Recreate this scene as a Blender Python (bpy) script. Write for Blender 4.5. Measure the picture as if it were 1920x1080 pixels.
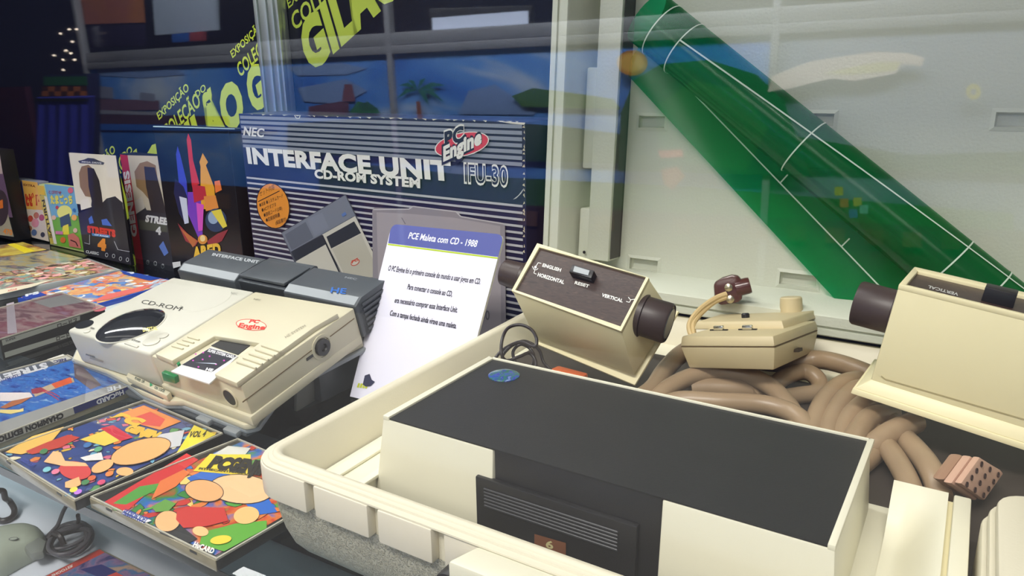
import bpy, bmesh, math, random
from mathutils import Vector, Matrix
random.seed(7)
for o in list(bpy.data.objects): bpy.data.objects.remove(o)
SC = bpy.context.scene; COL = SC.collection
R = math.radians
# ------------------------------------------------------------------ camera
FPX, CX, CY = 1400.0, 960.0, 540.0
PITCH, ROLL, YAW = R(16.1), R(0.85), R(26.9)
fw = Vector((-math.sin(YAW)*math.cos(PITCH), math.cos(YAW)*math.cos(PITCH), -math.sin(PITCH)))
rt0 = Vector((math.cos(YAW), math.sin(YAW), 0)); up0 = rt0.cross(fw)
cr, sr = math.cos(ROLL), math.sin(ROLL)
RT = cr*rt0 - sr*up0; UP = sr*rt0 + cr*up0
cam = bpy.data.cameras.new('camera'); camo = bpy.data.objects.new('camera', cam); COL.objects.link(camo)
cam.sensor_width = 36.0; cam.lens = FPX*36/1920; cam.clip_start = 0.01; cam.clip_end = 60
camo.matrix_world = Matrix(((RT.x, UP.x, -fw.x, 0), (RT.y, UP.y, -fw.y, 0), (RT.z, UP.z, -fw.z, 0), (0, 0, 0, 1)))
SC.camera = camo
# ------------------------------------------------------------------ exposure, world, lights
SC.view_settings.view_transform = 'Standard'; SC.view_settings.look = 'None'
SC.view_settings.exposure = 0.0; SC.view_settings.gamma = 1.0; SC.view_settings.use_curve_mapping = False
SC.cycles.use_denoising = True
SC.cycles.max_bounces = 10; SC.cycles.transparent_max_bounces = 24
SC.cycles.sample_clamp_indirect = 6.0
W = bpy.data.worlds.new('hall_ambient'); SC.world = W; W.use_nodes = True
W.node_tree.nodes['Background'].inputs[0].default_value = (0.80, 0.88, 1.0, 1)
W.node_tree.nodes['Background'].inputs[1].default_value = 0.22
def area(name, loc, size, power, col=(1, 1, 1), rot=(0, 0, 0)):
    l = bpy.data.lights.new(name, 'AREA'); l.shape = 'RECTANGLE'; l.size, l.size_y = size
    l.energy = power; l.color = col
    o = bpy.data.objects.new(name, l); COL.objects.link(o); o.location = loc; o.rotation_euler = rot
    return o
# LED strips under the roof of the display case, then the hall's key light and added fill lamps
area('case_led_front_light', (-0.75, 0.27, 0.455), (2.0, 0.06), 0.5, (1.0, 0.97, 0.90), (R(16), 0, 0))
area('case_led_back_light', (-1.15, 0.56, 0.455), (1.7, 0.05), 8.0, (0.98, 1.0, 0.98), (R(6), 0, 0))
area('hall_front_light', (-0.35, -1.35, 2.2), (1.6, 0.45), 84, (1.0, 0.97, 0.89), (R(42), 0, 0))
area('hall_fill_light', (-0.2, -1.5, 0.95), (1.8, 0.3), 9, (1.0, 0.975, 0.90), (R(62), 0, 0))  # added low fill in the unseen hall, brightens front faces
area('hall_floor_fill_light', (-0.4, -0.9, 2.6), (3.0, 1.2), 28, (1.0, 0.98, 0.94), (0, 0, 0))  # added overhead lamp, lights the hall floor for upward bounce
area('mural_fill_light', (-1.4, -1.75, 1.3), (4.5, 0.3), 280, (0.92, 0.96, 1.0), (R(-48), 0, 0))  # added lamp that brightens the mural mirrored in the pane

# ------------------------------------------------------------------ helpers
def ray(px, py): return fw + (px-CX)/FPX*RT - (py-CY)/FPX*UP
def at_z(px, py, z): d = ray(px, py); return d*(z/d.z)
def at_y(px, py, y): d = ray(px, py); return d*(y/d.y)
def snap(px, py, target):                      # the point of that line of sight nearest to a point in the scene
    d = ray(px, py).normalized(); return d*(Vector(target).dot(d))
class Pl:
    """A working plane: origin, two axes in it and its normal; all in metres in the scene."""
    def __init__(s, o, yaw=0.0, tilt=0.0, roll=0.0):
        s.o = Vector(o); M = Matrix.Rotation(R(yaw), 3, 'Z') @ Matrix.Rotation(R(tilt), 3, 'X') @ Matrix.Rotation(R(roll), 3, 'Y')
        s.u, s.v, s.n = M @ Vector((1, 0, 0)), M @ Vector((0, 1, 0)), M @ Vector((0, 0, 1))
    @classmethod
    def axes(c, o, u, v):
        s = c.__new__(c); s.o = Vector(o); s.u = Vector(u).normalized(); s.n = s.u.cross(Vector(v)).normalized(); s.v = s.n.cross(s.u); return s
    def at(s, px, py, w=0.0):
        o2 = s.o + s.n*w; d = ray(px, py); P = d*(o2.dot(s.n)/d.dot(s.n)) - s.o
        return (P.dot(s.u), P.dot(s.v))
    def ats(s, pts, w=0.0): return [s.at(x, y, w) for x, y in pts]
    def p(s, u, v, w=0.0): return s.o + s.u*u + s.v*v + s.n*w
    def loc(s, P): P = Vector(P) - s.o; return (P.dot(s.u), P.dot(s.v), P.dot(s.n))
    def shift(s, u, v, w): q = Pl(s.p(u, v, w)); q.u, q.v, q.n = s.u, s.v, s.n; return q
class Mirror(Pl):
    """A plane seen by reflection in the front pane: worked out where its image stands, built where it really stands."""
    def p(s, u, v, w=0.0): P = Pl.p(s, u, v, w); return Vector((P.x, 2*PANE_Y - P.y, P.z))
def srgb(c): return tuple(((x/255)/12.92 if x/255 <= 0.04045 else ((x/255+0.055)/1.055)**2.4) for x in c)
MATS = {}
def mat(name, c, rough=0.5, metal=0.0, bump=0.0, bscale=300.0, var=0.0, vscale=20.0, coat=0.0, spec=0.5, emit=0.0, trans=0.0, kind='noise'):
    """Procedural surface: colour with a little noise variation, noise relief."""
    if name in MATS: return MATS[name]
    m = bpy.data.materials.new(name); m.use_nodes = True; MATS[name] = m
    nt = m.node_tree; b = nt.nodes['Principled BSDF']; L = nt.links
    col = srgb(c) + (1,)
    b.inputs['Base Color'].default_value = col; b.inputs['Roughness'].default_value = rough
    b.inputs['Metallic'].default_value = metal; b.inputs['Specular IOR Level'].default_value = spec
    b.inputs['Coat Weight'].default_value = coat; b.inputs['Coat Roughness'].default_value = 0.08
    if emit: b.inputs['Emission Color'].default_value = col; b.inputs['Emission Strength'].default_value = emit
    tc = nt.nodes.new('ShaderNodeTexCoord')
    if var:
        n = nt.nodes.new('ShaderNodeTexNoise'); n.inputs['Scale'].default_value = vscale; n.inputs['Detail'].default_value = 5
        L.new(tc.outputs['Object'], n.inputs['Vector'])
        mx = nt.nodes.new('ShaderNodeMix'); mx.data_type = 'RGBA'
        mx.inputs['A'].default_value = tuple(x*(1-var) for x in col[:3]) + (1,)
        mx.inputs['B'].default_value = tuple(min(1, x*(1+var*.6)) for x in col[:3]) + (1,)
        L.new(n.outputs['Fac'], mx.inputs['Factor']); L.new(mx.outputs['Result'], b.inputs['Base Color'])
    if bump:
        if kind == 'leather':
            t = nt.nodes.new('ShaderNodeTexVoronoi'); t.feature = 'SMOOTH_F1'; t.inputs['Smoothness'].default_value = 0.6; t.inputs['Scale'].default_value = bscale
            nz = nt.nodes.new('ShaderNodeTexNoise'); nz.inputs['Scale'].default_value = bscale*.7
            mxv = nt.nodes.new('ShaderNodeMix'); mxv.data_type = 'VECTOR'; mxv.inputs['Factor'].default_value = 0.012
            L.new(tc.outputs['Object'], nz.inputs['Vector']); L.new(tc.outputs['Object'], mxv.inputs['A']); L.new(nz.outputs['Color'], mxv.inputs['B'])
            L.new(mxv.outputs['Result'], t.inputs['Vector'])
            cr_ = nt.nodes.new('ShaderNodeMapRange'); cr_.inputs['From Min'].default_value = 0.55; cr_.inputs['From Max'].default_value = 0.1
            L.new(t.outputs['Distance'], cr_.inputs['Value']); h = cr_.outputs['Result']
        else:
            t = nt.nodes.new('ShaderNodeTexNoise'); t.inputs['Scale'].default_value = bscale; t.inputs['Detail'].default_value = 3
            L.new(tc.outputs['Object'], t.inputs['Vector']); h = t.outputs['Fac']
        bp = nt.nodes.new('ShaderNodeBump'); bp.inputs['Strength'].default_value = bump; bp.inputs['Distance'].default_value = 0.001
        L.new(h, bp.inputs['Height']); L.new(bp.outputs['Normal'], b.inputs['Normal'])
    return m
def ink(c, rough=0.4): return mat('ink_%d_%d_%d' % tuple(int(x) for x in c) + ('' if rough == 0.4 else '_r%d' % int(rough*100)), c, rough)
def busy(name, cols, scale=120.0, rough=0.35, stretch=(1, 1, 1), warp=0.02, mode='noise'):
    """Printed many-coloured artwork without figures: noise or cells through a colour ramp."""
    if name in MATS: return MATS[name]
    m = bpy.data.materials.new(name); m.use_nodes = True; MATS[name] = m
    nt = m.node_tree; b = nt.nodes['Principled BSDF']; L = nt.links; b.inputs['Roughness'].default_value = rough
    tc = nt.nodes.new('ShaderNodeTexCoord'); mp = nt.nodes.new('ShaderNodeMapping'); mp.inputs['Scale'].default_value = stretch
    L.new(tc.outputs['Object'], mp.inputs['Vector'])
    if mode == 'cells':
        t = nt.nodes.new('ShaderNodeTexVoronoi'); t.inputs['Scale'].default_value = scale
        sp = nt.nodes.new('ShaderNodeSeparateColor'); L.new(t.outputs['Color'], sp.inputs[0]); f = sp.outputs[0]
    else:
        t = nt.nodes.new('ShaderNodeTexNoise'); t.inputs['Scale'].default_value = scale; t.inputs['Detail'].default_value = 4; t.inputs['Distortion'].default_value = 0.6
        mr = nt.nodes.new('ShaderNodeMapRange'); mr.inputs['From Min'].default_value = 0.3; mr.inputs['From Max'].default_value = 0.7
        L.new(t.outputs['Fac'], mr.inputs['Value']); f = mr.outputs['Result']
    L.new(mp.outputs['Vector'], t.inputs['Vector'])
    rp = nt.nodes.new('ShaderNodeValToRGB'); e = rp.color_ramp.elements
    while len(e) < len(cols): e.new(0.5)
    for i, c in enumerate(cols): e[i].position = i/max(1, len(cols)-1 if mode != 'cells' else len(cols)); e[i].color = srgb(c) + (1,)
    if mode == 'cells': rp.color_ramp.interpolation = 'CONSTANT'
    L.new(f, rp.inputs['Fac']); L.new(rp.outputs['Color'], b.inputs['Base Color'])
    return m
def clear(name, ior=1.5, tint=(1, 1, 1), rough=0.0, dens=0.0):
    """Thin clear sheet: passes what lies behind it and mirrors by its Fresnel reflectance; dens adds a milky share."""
    if name in MATS: return MATS[name]
    m = bpy.data.materials.new(name); m.use_nodes = True; MATS[name] = m
    nt = m.node_tree; nt.nodes.remove(nt.nodes['Principled BSDF']); L = nt.links; out = nt.nodes['Material Output']
    tr = nt.nodes.new('ShaderNodeBsdfTransparent'); tr.inputs[0].default_value = tint + (1,)
    gl = nt.nodes.new('ShaderNodeBsdfGlossy'); gl.inputs['Roughness'].default_value = rough
    r0 = ((ior-1)/(ior+1))**2                          # Schlick reflectance, the same from both sides of the sheet
    ge = nt.nodes.new('ShaderNodeNewGeometry'); vm = nt.nodes.new('ShaderNodeVectorMath'); vm.operation = 'DOT_PRODUCT'
    L.new(ge.outputs['Incoming'], vm.inputs[0]); L.new(ge.outputs['Normal'], vm.inputs[1]); last = vm.outputs['Value']
    for op, a, b_ in (('ABSOLUTE', None, None), ('SUBTRACT', 1.0, None), ('POWER', None, 5.0), ('MULTIPLY_ADD', None, 1-r0)):
        mm = nt.nodes.new('ShaderNodeMath'); mm.operation = op
        if a is not None: mm.inputs[0].default_value = a; L.new(last, mm.inputs[1])
        else: L.new(last, mm.inputs[0])
        if b_ is not None: mm.inputs[1].default_value = b_
        if op == 'MULTIPLY_ADD': mm.inputs[2].default_value = r0
        last = mm.outputs[0]
    mx = nt.nodes.new('ShaderNodeMixShader'); L.new(last, mx.inputs[0]); L.new(tr.outputs[0], mx.inputs[1]); L.new(gl.outputs[0], mx.inputs[2])
    last = mx.outputs[0]
    if dens:
        df = nt.nodes.new('ShaderNodeBsdfDiffuse'); df.inputs[0].default_value = tint + (1,)
        m2 = nt.nodes.new('ShaderNodeMixShader'); m2.inputs[0].default_value = dens; L.new(last, m2.inputs[1]); L.new(df.outputs[0], m2.inputs[2]); last = m2.outputs[0]
    L.new(last, out.inputs['Surface']); return m

class MB:
    """Collects faces in scene coordinates and links them as one mesh."""
    def __init__(s): s.v = []; s.f = []; s.m = []; s.cur = 0
    def add(s, verts, faces):
        k = len(s.v); s.v += [Vector(p) for p in verts]; s.f += [[k+i for i in f] for f in faces]; s.m += [s.cur]*len(faces); return s
    def prism(s, pl, pts, w0, w1, taper=0.0):
        n = len(pts); cu = sum(p[0] for p in pts)/n; cv = sum(p[1] for p in pts)/n
        top = [(cu+(u-cu)*(1-taper), cv+(v-cv)*(1-taper)) for u, v in pts]
        V = [pl.p(u, v, w0) for u, v in pts] + [pl.p(u, v, w1) for u, v in top]
        return s.add(V, [list(range(n))[::-1], list(range(n, 2*n))] + [[i, (i+1) % n, n+(i+1) % n, n+i] for i in range(n)])
    def box(s, pl, u0, u1, v0, v1, w0, w1): return s.prism(pl, [(u0, v0), (u1, v0), (u1, v1), (u0, v1)], w0, w1)
    def hexa(s, P): return s.add(P, [[3, 2, 1, 0], [4, 5, 6, 7], [0, 1, 5, 4], [1, 2, 6, 5], [2, 3, 7, 6], [3, 0, 4, 7]])
    def loft(s, rings, caps=(True, True), closed=True):
        n = len(rings[0]); V = [p for r_ in rings for p in r_]; F = []
        for i in range(len(rings)-1):
            for j in range(n if closed else n-1):
                a, b_ = i*n+j, i*n+(j+1) % n; F.append([a, b_, b_+n, a+n])
        if caps[0]: F.append(list(range(n))[::-1])
        if caps[1]: F.append([(len(rings)-1)*n+j for j in range(n)])
        return s.add(V, F)
    def tube(s, pts, r, n=10, sub=6, rfun=None):
        P = smooth_path(pts, sub); rings = []; T0 = None; prev = None
        for i, p in enumerate(P):
            t = (P[min(i+1, len(P)-1)] - P[max(i-1, 0)]).normalized()
            if prev is None: a = t.orthogonal().normalized()
            else: a = (prev - t*prev.dot(t)).normalized()
            prev = a; b_ = t.cross(a); rr_ = r if rfun is None else r*rfun(i/(len(P)-1))
            rings.append([p + (a*math.cos(k*2*math.pi/n) + b_*math.sin(k*2*math.pi/n))*rr_ for k in range(n)])
        return s.loft(rings)
    def lathe(s, o, axis, prof, n=28, caps=(True, True)):
        axis = Vector(axis).normalized(); a = axis.orthogonal().normalized(); b_ = axis.cross(a); o = Vector(o)
        return s.loft([[o + axis*h + (a*math.cos(k*2*math.pi/n) + b_*math.sin(k*2*math.pi/n))*r_ for k in range(n)] for r_, h in prof], caps)
    def done(s, name, m, parent=None, bevel=0.0, seg=2, smooth=True, ang=35.0):
        base = Vector((0, 0, 0)); q = parent
        while q is not None: base += q.location; q = q.parent
        me = bpy.data.meshes.new(name); bm = bmesh.new()
        vs = [bm.verts.new(p - base) for p in s.v]
        for f, mi in zip(s.f, s.m):
            try: fc = bm.faces.new([vs[i] for i in f]); fc.material_index = mi
            except ValueError: pass
        if s.cur == 0 or bevel: bmesh.ops.recalc_face_normals(bm, faces=bm.faces)
        if bevel:
            ed = [e for e in bm.edges if len(e.link_faces) == 2 and e.calc_face_angle(0) > R(30)]
            bmesh.ops.bevel(bm, geom=ed, offset=bevel, segments=seg, affect='EDGES', clamp_overlap=True, profile=0.5)
        if smooth:
            for fc in bm.faces: fc.smooth = True
            for e in bm.edges:
                if len(e.link_faces) == 2 and e.calc_face_angle(0) > R(ang): e.smooth = False
        bm.to_mesh(me); bm.free()
        for x in (m if isinstance(m, (list, tuple)) else [m]): me.materials.append(x)
        o = bpy.data.objects.new(name, me); COL.objects.link(o)
        if parent is not None: o.parent = parent
        return o
def smooth_path(pts, sub):
    P = [Vector(p) for p in pts]
    if len(P) < 3 or sub < 2: return P
    Q = [P[0]*2-P[1]] + P + [P[-1]*2-P[-2]]; out = []
    for i in range(1, len(Q)-2):
        for k in range(sub):
            t = k/sub; a, b_, c, d = Q[i-1], Q[i], Q[i+1], Q[i+2]
            out.append(0.5*((2*b_) + (c-a)*t + (2*a-5*b_+4*c-d)*t*t + (3*b_-a-3*c+d)*t**3))
    return out + [P[-1]]
def rrect(u0, u1, v0, v1, r, n=6):
    out = []
    for cx, cy, a0 in ((u1-r, v0+r, -90), (u1-r, v1-r, 0), (u0+r, v1-r, 90), (u0+r, v0+r, 180)):
        for k in range(n+1): a = R(a0+90*k/n); out.append((cx+r*math.cos(a), cy+r*math.sin(a)))
    return out
def circ(cu, cv, ru, rv=None, n=28, a0=0.0, rot=0.0):
    rv = ru if rv is None else rv; out = []
    for k in range(n):
        a = a0+2*math.pi*k/n; x, y = ru*math.cos(a), rv*math.sin(a)
        out.append((cu+x*math.cos(rot)-y*math.sin(rot), cv+x*math.sin(rot)+y*math.cos(rot)))
    return out
def thing(name, label, cat, loc, group=None, kind=None):
    o = bpy.data.objects.new(name, None); COL.objects.link(o); o.location = loc; o.empty_display_size = 0.02
    return tag(o, label, cat, group, kind)
def tag(o, label=None, cat=None, group=None, kind=None):
    if label: o['label'] = label
    if cat: o['category'] = cat
    if group: o['group'] = group
    if kind: o['kind'] = kind
    return o
# ---- flat print
GLY = {}
def glyphs(s, bold=0.0):
    k = (s, bold)
    if k not in GLY:
        c = bpy.data.curves.new('t', 'FONT'); c.body = s; c.resolution_u = 3; c.offset = bold; c.space_character = 1.0+bold
        o = bpy.data.objects.new('t', c); me = bpy.data.meshes.new_from_object(o)
        V = [(v.co.x, v.co.y) for v in me.vertices]; F = [list(p.vertices) for p in me.polygons]
        x0 = min(v[0] for v in V); x1 = max(v[0] for v in V); cap = 0.727
        GLY[k] = ([((x-x0)/(x1-x0), y/cap) for x, y in V], F)
        bpy.data.objects.remove(o); bpy.data.curves.remove(c); bpy.data.meshes.remove(me)
    return GLY[k]
class Print:
    """Ink on a plane: each patch a flat facet a hair above the one before it."""
    def __init__(s, pl, w=0.0002, step=0.00005): s.pl = pl; s.w = w; s.step = step; s.b = MB(); s.mats = []
    def _m(s, c):
        m = c if not isinstance(c, tuple) else ink(c)
        if m not in s.mats: s.mats.append(m)
        s.b.cur = s.mats.index(m); s.w += s.step
    def local(s, c, pts):
        s._m(c); s.b.add([s.pl.p(u, v, s.w) for u, v in pts], [list(range(len(pts)))]); return s
    def poly(s, c, px): return s.local(c, s.pl.ats(px, s.w))
    def ell(s, c, cx, cy, rx, ry, rot=0.0, n=26): return s.poly(c, circ(cx, cy, rx, ry, n, 0, R(rot)))
    def line(s, c, px, wd):
        s._m(c)
        for (x0, y0), (x1, y1) in zip(px, px[1:]):
            d = math.hypot(x1-x0, y1-y0) or 1; nx, ny = -(y1-y0)/d*wd/2, (x1-x0)/d*wd/2
            q = s.pl.ats([(x0+nx, y0+ny), (x1+nx, y1+ny), (x1-nx, y1-ny), (x0-nx, y0-ny)], s.w)
            s.b.add([s.pl.p(u, v, s.w) for u, v in q], [[0, 1, 2, 3]])
        return s
    def text(s, c, t, p0, p1, p2, bold=0.0):
        """Text whose baseline runs from p0 to p1 and whose capitals reach p2 above p0 (picture points on this plane)."""
        s._m(c); a, b_, d = (s.pl.at(*q, s.w) for q in (p0, p1, p2)); V, F = glyphs(t, bold)
        s.b.add([s.pl.p(a[0]+x*(b_[0]-a[0])+y*(d[0]-a[0]), a[1]+x*(b_[1]-a[1])+y*(d[1]-a[1]), s.w) for x, y in V], F); return s
    def scatter(s, px4, n, cols, r0, r1, seed, line=(38, 28, 30)):
        """Small outlined patches strewn over a quadrilateral: crowded printed detail without figures."""
        g = random.Random(seed); a, b_, c, d = s.pl.ats(px4, s.w)
        for k in range(n):
            x, y = g.random(), g.random()
            u = (a[0]*(1-x)+b_[0]*x)*(1-y)+(d[0]*(1-x)+c[0]*x)*y; v = (a[1]*(1-x)+b_[1]*x)*(1-y)+(d[1]*(1-x)+c[1]*x)*y
            r = g.uniform(r0, r1); m = g.randint(4, 8); el = g.uniform(0.35, 0.9); ro = g.uniform(0, 3.1)
            P_ = [(r*g.uniform(.65, 1.2)*math.cos(i*2*math.pi/m), r*el*g.uniform(.65, 1.2)*math.sin(i*2*math.pi/m)) for i in range(m)]
            Q_ = lambda f: [(u+f*(p*math.cos(ro)-q*math.sin(ro)), v+f*(p*math.sin(ro)+q*math.cos(ro))) for p, q in P_]
            if line: s.local(line, Q_(1.0))
            s.local(cols[g.randrange(len(cols))], Q_(1-0.0007/r if line and r > 0.0016 else 1.0))
            s.w -= s.step*(1.9 if line else 0.9)
        s.w += s.step*3; return s
    def done(s, name, parent):
        s.b.cur = 1; return s.b.done(name, s.mats, parent, smooth=False)
# ------------------------------------------------------------------ the setting
PANE_Y = 0.19
Z0 = -0.31                                             # top of the glass shelf; the camera is 31 cm above it
M_cream = mat('cream_plastic', (232, 228, 206), 0.42, bump=0.05, bscale=900, var=0.05, vscale=12)
M_case = mat('case_plastic', (224, 217, 194), 0.5, bump=0.08, bscale=700, var=0.06, vscale=14)
M_caserim = mat('case_rim_plastic', (228, 220, 200), 0.42, var=0.05, vscale=10)
M_leather = mat('case_grain_plastic', (190, 186, 168), 0.5, bump=1.0, bscale=480, var=0.12, vscale=60, kind='leather')
M_lid = mat('lid_plastic', (205, 208, 192), 0.45, bump=0.25, bscale=420, var=0.06, vscale=8)
M_black = mat('black_leatherette', (25, 26, 29), 0.5, bump=0.12, bscale=900, var=0.15, vscale=30)
M_bplastic = mat('black_plastic', (30, 30, 33), 0.4, var=0.1, vscale=40)
M_yellowed = mat('yellowed_plastic', (236, 226, 184), 0.42, bump=0.04, bscale=800, var=0.06, vscale=16)
M_tan = mat('tan_plastic', (206, 190, 150), 0.45, bump=0.04, bscale=700, var=0.07, vscale=25)
M_cable = mat('tan_cable_rubber', (160, 136, 108), 0.36, bump=0.08, bscale=500, var=0.25, vscale=35)
M_brown = mat('brown_plastic', (66, 54, 52), 0.42, var=0.12, vscale=60)
M_wood = busy('woodgrain_film', [(44, 32, 30), (70, 52, 46), (52, 38, 34), (82, 62, 54)], 30, 0.38, (3, 3, 26))
M_alu = mat('aluminium', (205, 212, 208), 0.32, 0.85, var=0.04, vscale=60)
M_clear = clear('clear_case_plastic', 1.45)
M_frost = mat('wrap_edge_plastic', (176, 182, 180), 0.25, var=0.1, vscale=80)
M_dark = mat('dark_tray_plastic', (34, 33, 32), 0.35, var=0.1, vscale=40)
M_jewel = mat('smoky_case_edge', (150, 142, 118), 0.22, var=0.25, vscale=90, coat=0.4)
M_grey = mat('grey_plastic', (76, 81, 86), 0.42, bump=0.05, bscale=900, var=0.06, vscale=20)
M_greyl = mat('light_grey_plastic', (148, 154, 158), 0.4, var=0.05, vscale=20)
M_console = mat('console_plastic', (210, 203, 176), 0.42, bump=0.04, bscale=900, var=0.05, vscale=18)
M_drive = mat('drive_plastic', (203, 201, 188), 0.42, bump=0.04, bscale=900, var=0.04, vscale=18)

floor = MB().box(Pl((0, 0, -1.2)), -6, 6, -7, 4, -0.02, 0).done('floor', mat('hall_carpet', (112, 108, 104), 0.8, bump=0.3, bscale=200, var=0.2, vscale=6)); tag(floor, kind='structure')
wb = MB().box(Pl((0, -6.6, -1.2)), -6, 6, -0.05, 0, 0, 3.4).done('wall_front', mat('hall_wall_paint', (40, 42, 74), 0.7, var=0.4, vscale=0.8)); tag(wb, kind='structure')

wl = MB().box(Pl((-6.0, -6.6, -1.2)), -0.05, 0, 0, 9, 0, 3.4).done('wall_left', MATS['hall_wall_paint']); tag(wl, kind='structure')
# --- the display case
case = thing('display_case', 'glass display case with an aluminium post and a black lettered back panel', 'display case', (-0.5, 0.6, -1.2))
SH = Pl((-0.50, 0.296, Z0), -4)
shelf_b = MB().box(SH, -2.4, 1.5, 0.0, 0.74, -0.009, 0)
M_shelf = clear('shelf_glass_sheet', 1.45, (0.62, 0.70, 0.71))
shelf = shelf_b.done('glass_shelf', M_shelf, case, bevel=0.0012)
MB().box(SH, -2.4, 1.5, -0.0006, 0.0, -0.0088, -0.0008).done('shelf_edge', mat('dark_glass_edge', (30, 40, 40), 0.1, coat=0.5, var=0.3, vscale=30), shelf)
low = MB().box(Pl((0, 0, -0.44)), -2.9, 1.6, 0.20, 1.05, -0.02, 0).done('lower_shelf', mat('satin_base_board', (222, 228, 240), 0.28, var=0.10, vscale=5, bump=0.02, bscale=30), case)
MB().box(SH, -2.3, 1.4, 0.16, 0.70, -0.125, -0.0095).done('riser', mat('riser_navy', (22, 23, 36), 0.35, var=0.1), case)
MB().box(Pl((0, 0, -1.2)), -2.9, 1.6, 0.20, 1.05, 0, 0.74).done('plinth', mat('plinth_laminate', (60, 62, 70), 0.5, var=0.1), case)
BK = Pl((-0.5, 0.985, -0.44), -4, 90)                  # the black back panel
back = MB().box(BK, -2.4, 1.9, 0, 0.93, -0.012, 0).done('back_panel', mat('black_gloss_panel', (15, 16, 27), 0.25, var=0.1, vscale=4), case)
MB().box(Pl((0, 0, 0.47)), -2.9, 1.6, 0.18, 1.05, 0, 0.03).done('roof', mat('roof_laminate', (200, 200, 200), 0.6, var=0.05), case)
u0, u1 = BK.at(502, 100)[0], BK.at(546, 100)[0]; wd = u1-u0
pb = MB().box(BK, u0, u1, 0, 0.93, 0.0005, 0.012)
post = pb.done('corner_post', M_alu, case, bevel=0.0008)
for f0, f1 in ((0.0, 0.14), (0.22, 0.52), (0.60, 0.80), (0.90, 1.0)):
    MB().box(BK, u0+wd*f0, u0+wd*f1, 0.0, 0.93, 0.0115, 0.021).done('post_rib', M_alu, post, bevel=0.0007)
pr = Print(BK, 0.0004)
G1 = (198, 214, 60); G2 = (168, 184, 62)
for dx, dy in ((0, 0), (-138, 116), (-276, 232)):
    pr.text(G1, 'EXPOSIÇÃO', (436+dx, 109+dy), (493+dx, 52+dy), (431+dx, 96+dy), 0.02)
    pr.text(G1, 'COLEÇÃO', (450+dx, 145+dy), (515+dx, 80+dy), (442+dx, 121+dy), 0.02)
    pr.text(G1, 'DO', (507+dx, 68+dy), (525+dx, 52+dy), (503+dx, 56+dy), 0.02)
    if dx: pr.text(G1, 'GILÃO', (470+dx, 212+dy), (600+dx, 99+dy), (452+dx, 146+dy), 0.06)
    else: pr.text(G1, 'GI', (474, 212), (513, 176), (456, 142), 0.06)
pr.done('lettering', case); pr = Print(BK, 0.0004)
pr.text(G2, 'EXPOSIÇÃO', (541, 16), (622, -58), (537, 0), 0.02)
pr.text(G2, 'COLEÇÃO', (552, 58), (668, -48), (543, 28), 0.02)
pr.text(G2, 'GILÃO', (580, 134), (762, -32), (556, 53), 0.06)
pr.done('lettering', case)
pane = MB().box(Pl((0, PANE_Y, -0.44), 0, 90), -2.9, 1.6, 0, 0.91, 0, 0.004).done('front_glass', clear('pane_glass', 1.56, rough=0.018), case)

# --- the hall in front of the case, which the front pane mirrors
MW = Mirror(at_y(735, 100, 3.0), 0, 90)
ca, sa = math.cos(R(1.0)), math.sin(R(1.0)); MW.u, MW.v = MW.u*ca+MW.v*sa, MW.v*ca-MW.u*sa
ua, ub, uc = MW.at(165, 121)[0], 0.0, MW.at(1455, 70)[0]; ud = uc+(uc-ub)*1.0; vt = 0.0; vbm = MW.at(735, 800)[1]
vrt = MW.at(735, 61)[1]
wall = MB().box(MW, ua, ud, vbm-0.3, vrt, -0.05, -0.012).done('wall_booth', mat('booth_panel', (120, 124, 132), 0.6, var=0.05)); tag(wall, kind='structure')
M_sky = busy('printed_sky', [(48, 102, 200), (70, 132, 224), (104, 160, 234), (206, 220, 238)], 1.6, 0.5, (1, 1, 2.2))
M_sky2 = busy('printed_grey_sky', [(112, 126, 156), (140, 150, 172), (158, 164, 180)], 1.6, 0.5, (1, 1, 2.2))
for a_, b_ in ((ua, ub), (ub, uc), (uc, ud)):
    MB().box(MW, a_+0.01, b_-0.01, vbm, vt, -0.012, 0.0).done('mural_panel', M_sky2 if a_ == uc else M_sky, wall)
M_rail = mat('rail_aluminium', (160, 162, 168), 0.4, 0.3, var=0.06)
vr = [MW.at(735, y)[1] for y in (100, 86, 82, 62)]
MB().box(MW, ua-0.02, ud, vr[0]-0.004, vr[1], -0.02, 0.02).done('rail', M_rail, wall, bevel=0.003)
MB().box(MW, ua-0.02, ud, vr[1]+0.002, vr[3], -0.02, 0.014).done('rail', M_rail, wall, bevel=0.003)
for x in (ua, ub, uc, ud):
    MB().box(MW, x-0.014, x+0.014, vbm-0.3, 0.42, -0.02, 0.024).done('upright', M_rail, wall, bevel=0.003)
P = Print(MW, 0.002, 0.0006)
cl = (128, 156, 206)
for px in ([(180, 128), (260, 124), (330, 130), (350, 140), (270, 146), (190, 142)], [(540, 125), (640, 118), (690, 128), (650, 140), (560, 142)],
           [(880, 170), (930, 158), (960, 178), (1020, 200), (1000, 215), (860, 214)], [(560, 165), (650, 148), (690, 170), (640, 196), (570, 190)]): P.poly(cl, px)
P.poly((130, 100, 120), [(180, 185), (300, 188), (300, 206), (180, 208)]); P.poly((150, 156, 178), [(180, 160), (213, 164), (213, 185), (180, 183)])
P.poly((150, 156, 178), [(264, 173), (292, 176), (292, 190), (264, 188)]); P.poly((170, 172, 184), [(182, 206), (300, 210), (300, 216), (182, 213)])
P.poly((96, 70, 90), [(182, 214), (430, 218), (430, 236), (184, 234)]); P.poly((60, 120, 214), [(184, 232), (520, 236), (520, 246), (186, 244)])
P.poly((110, 76, 96), [(580, 200), (640, 190), (655, 192), (655, 215), (580, 215)]); P.poly((130, 84, 96), [(647, 158), (661, 158), (668, 190), (642, 190)])
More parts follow.
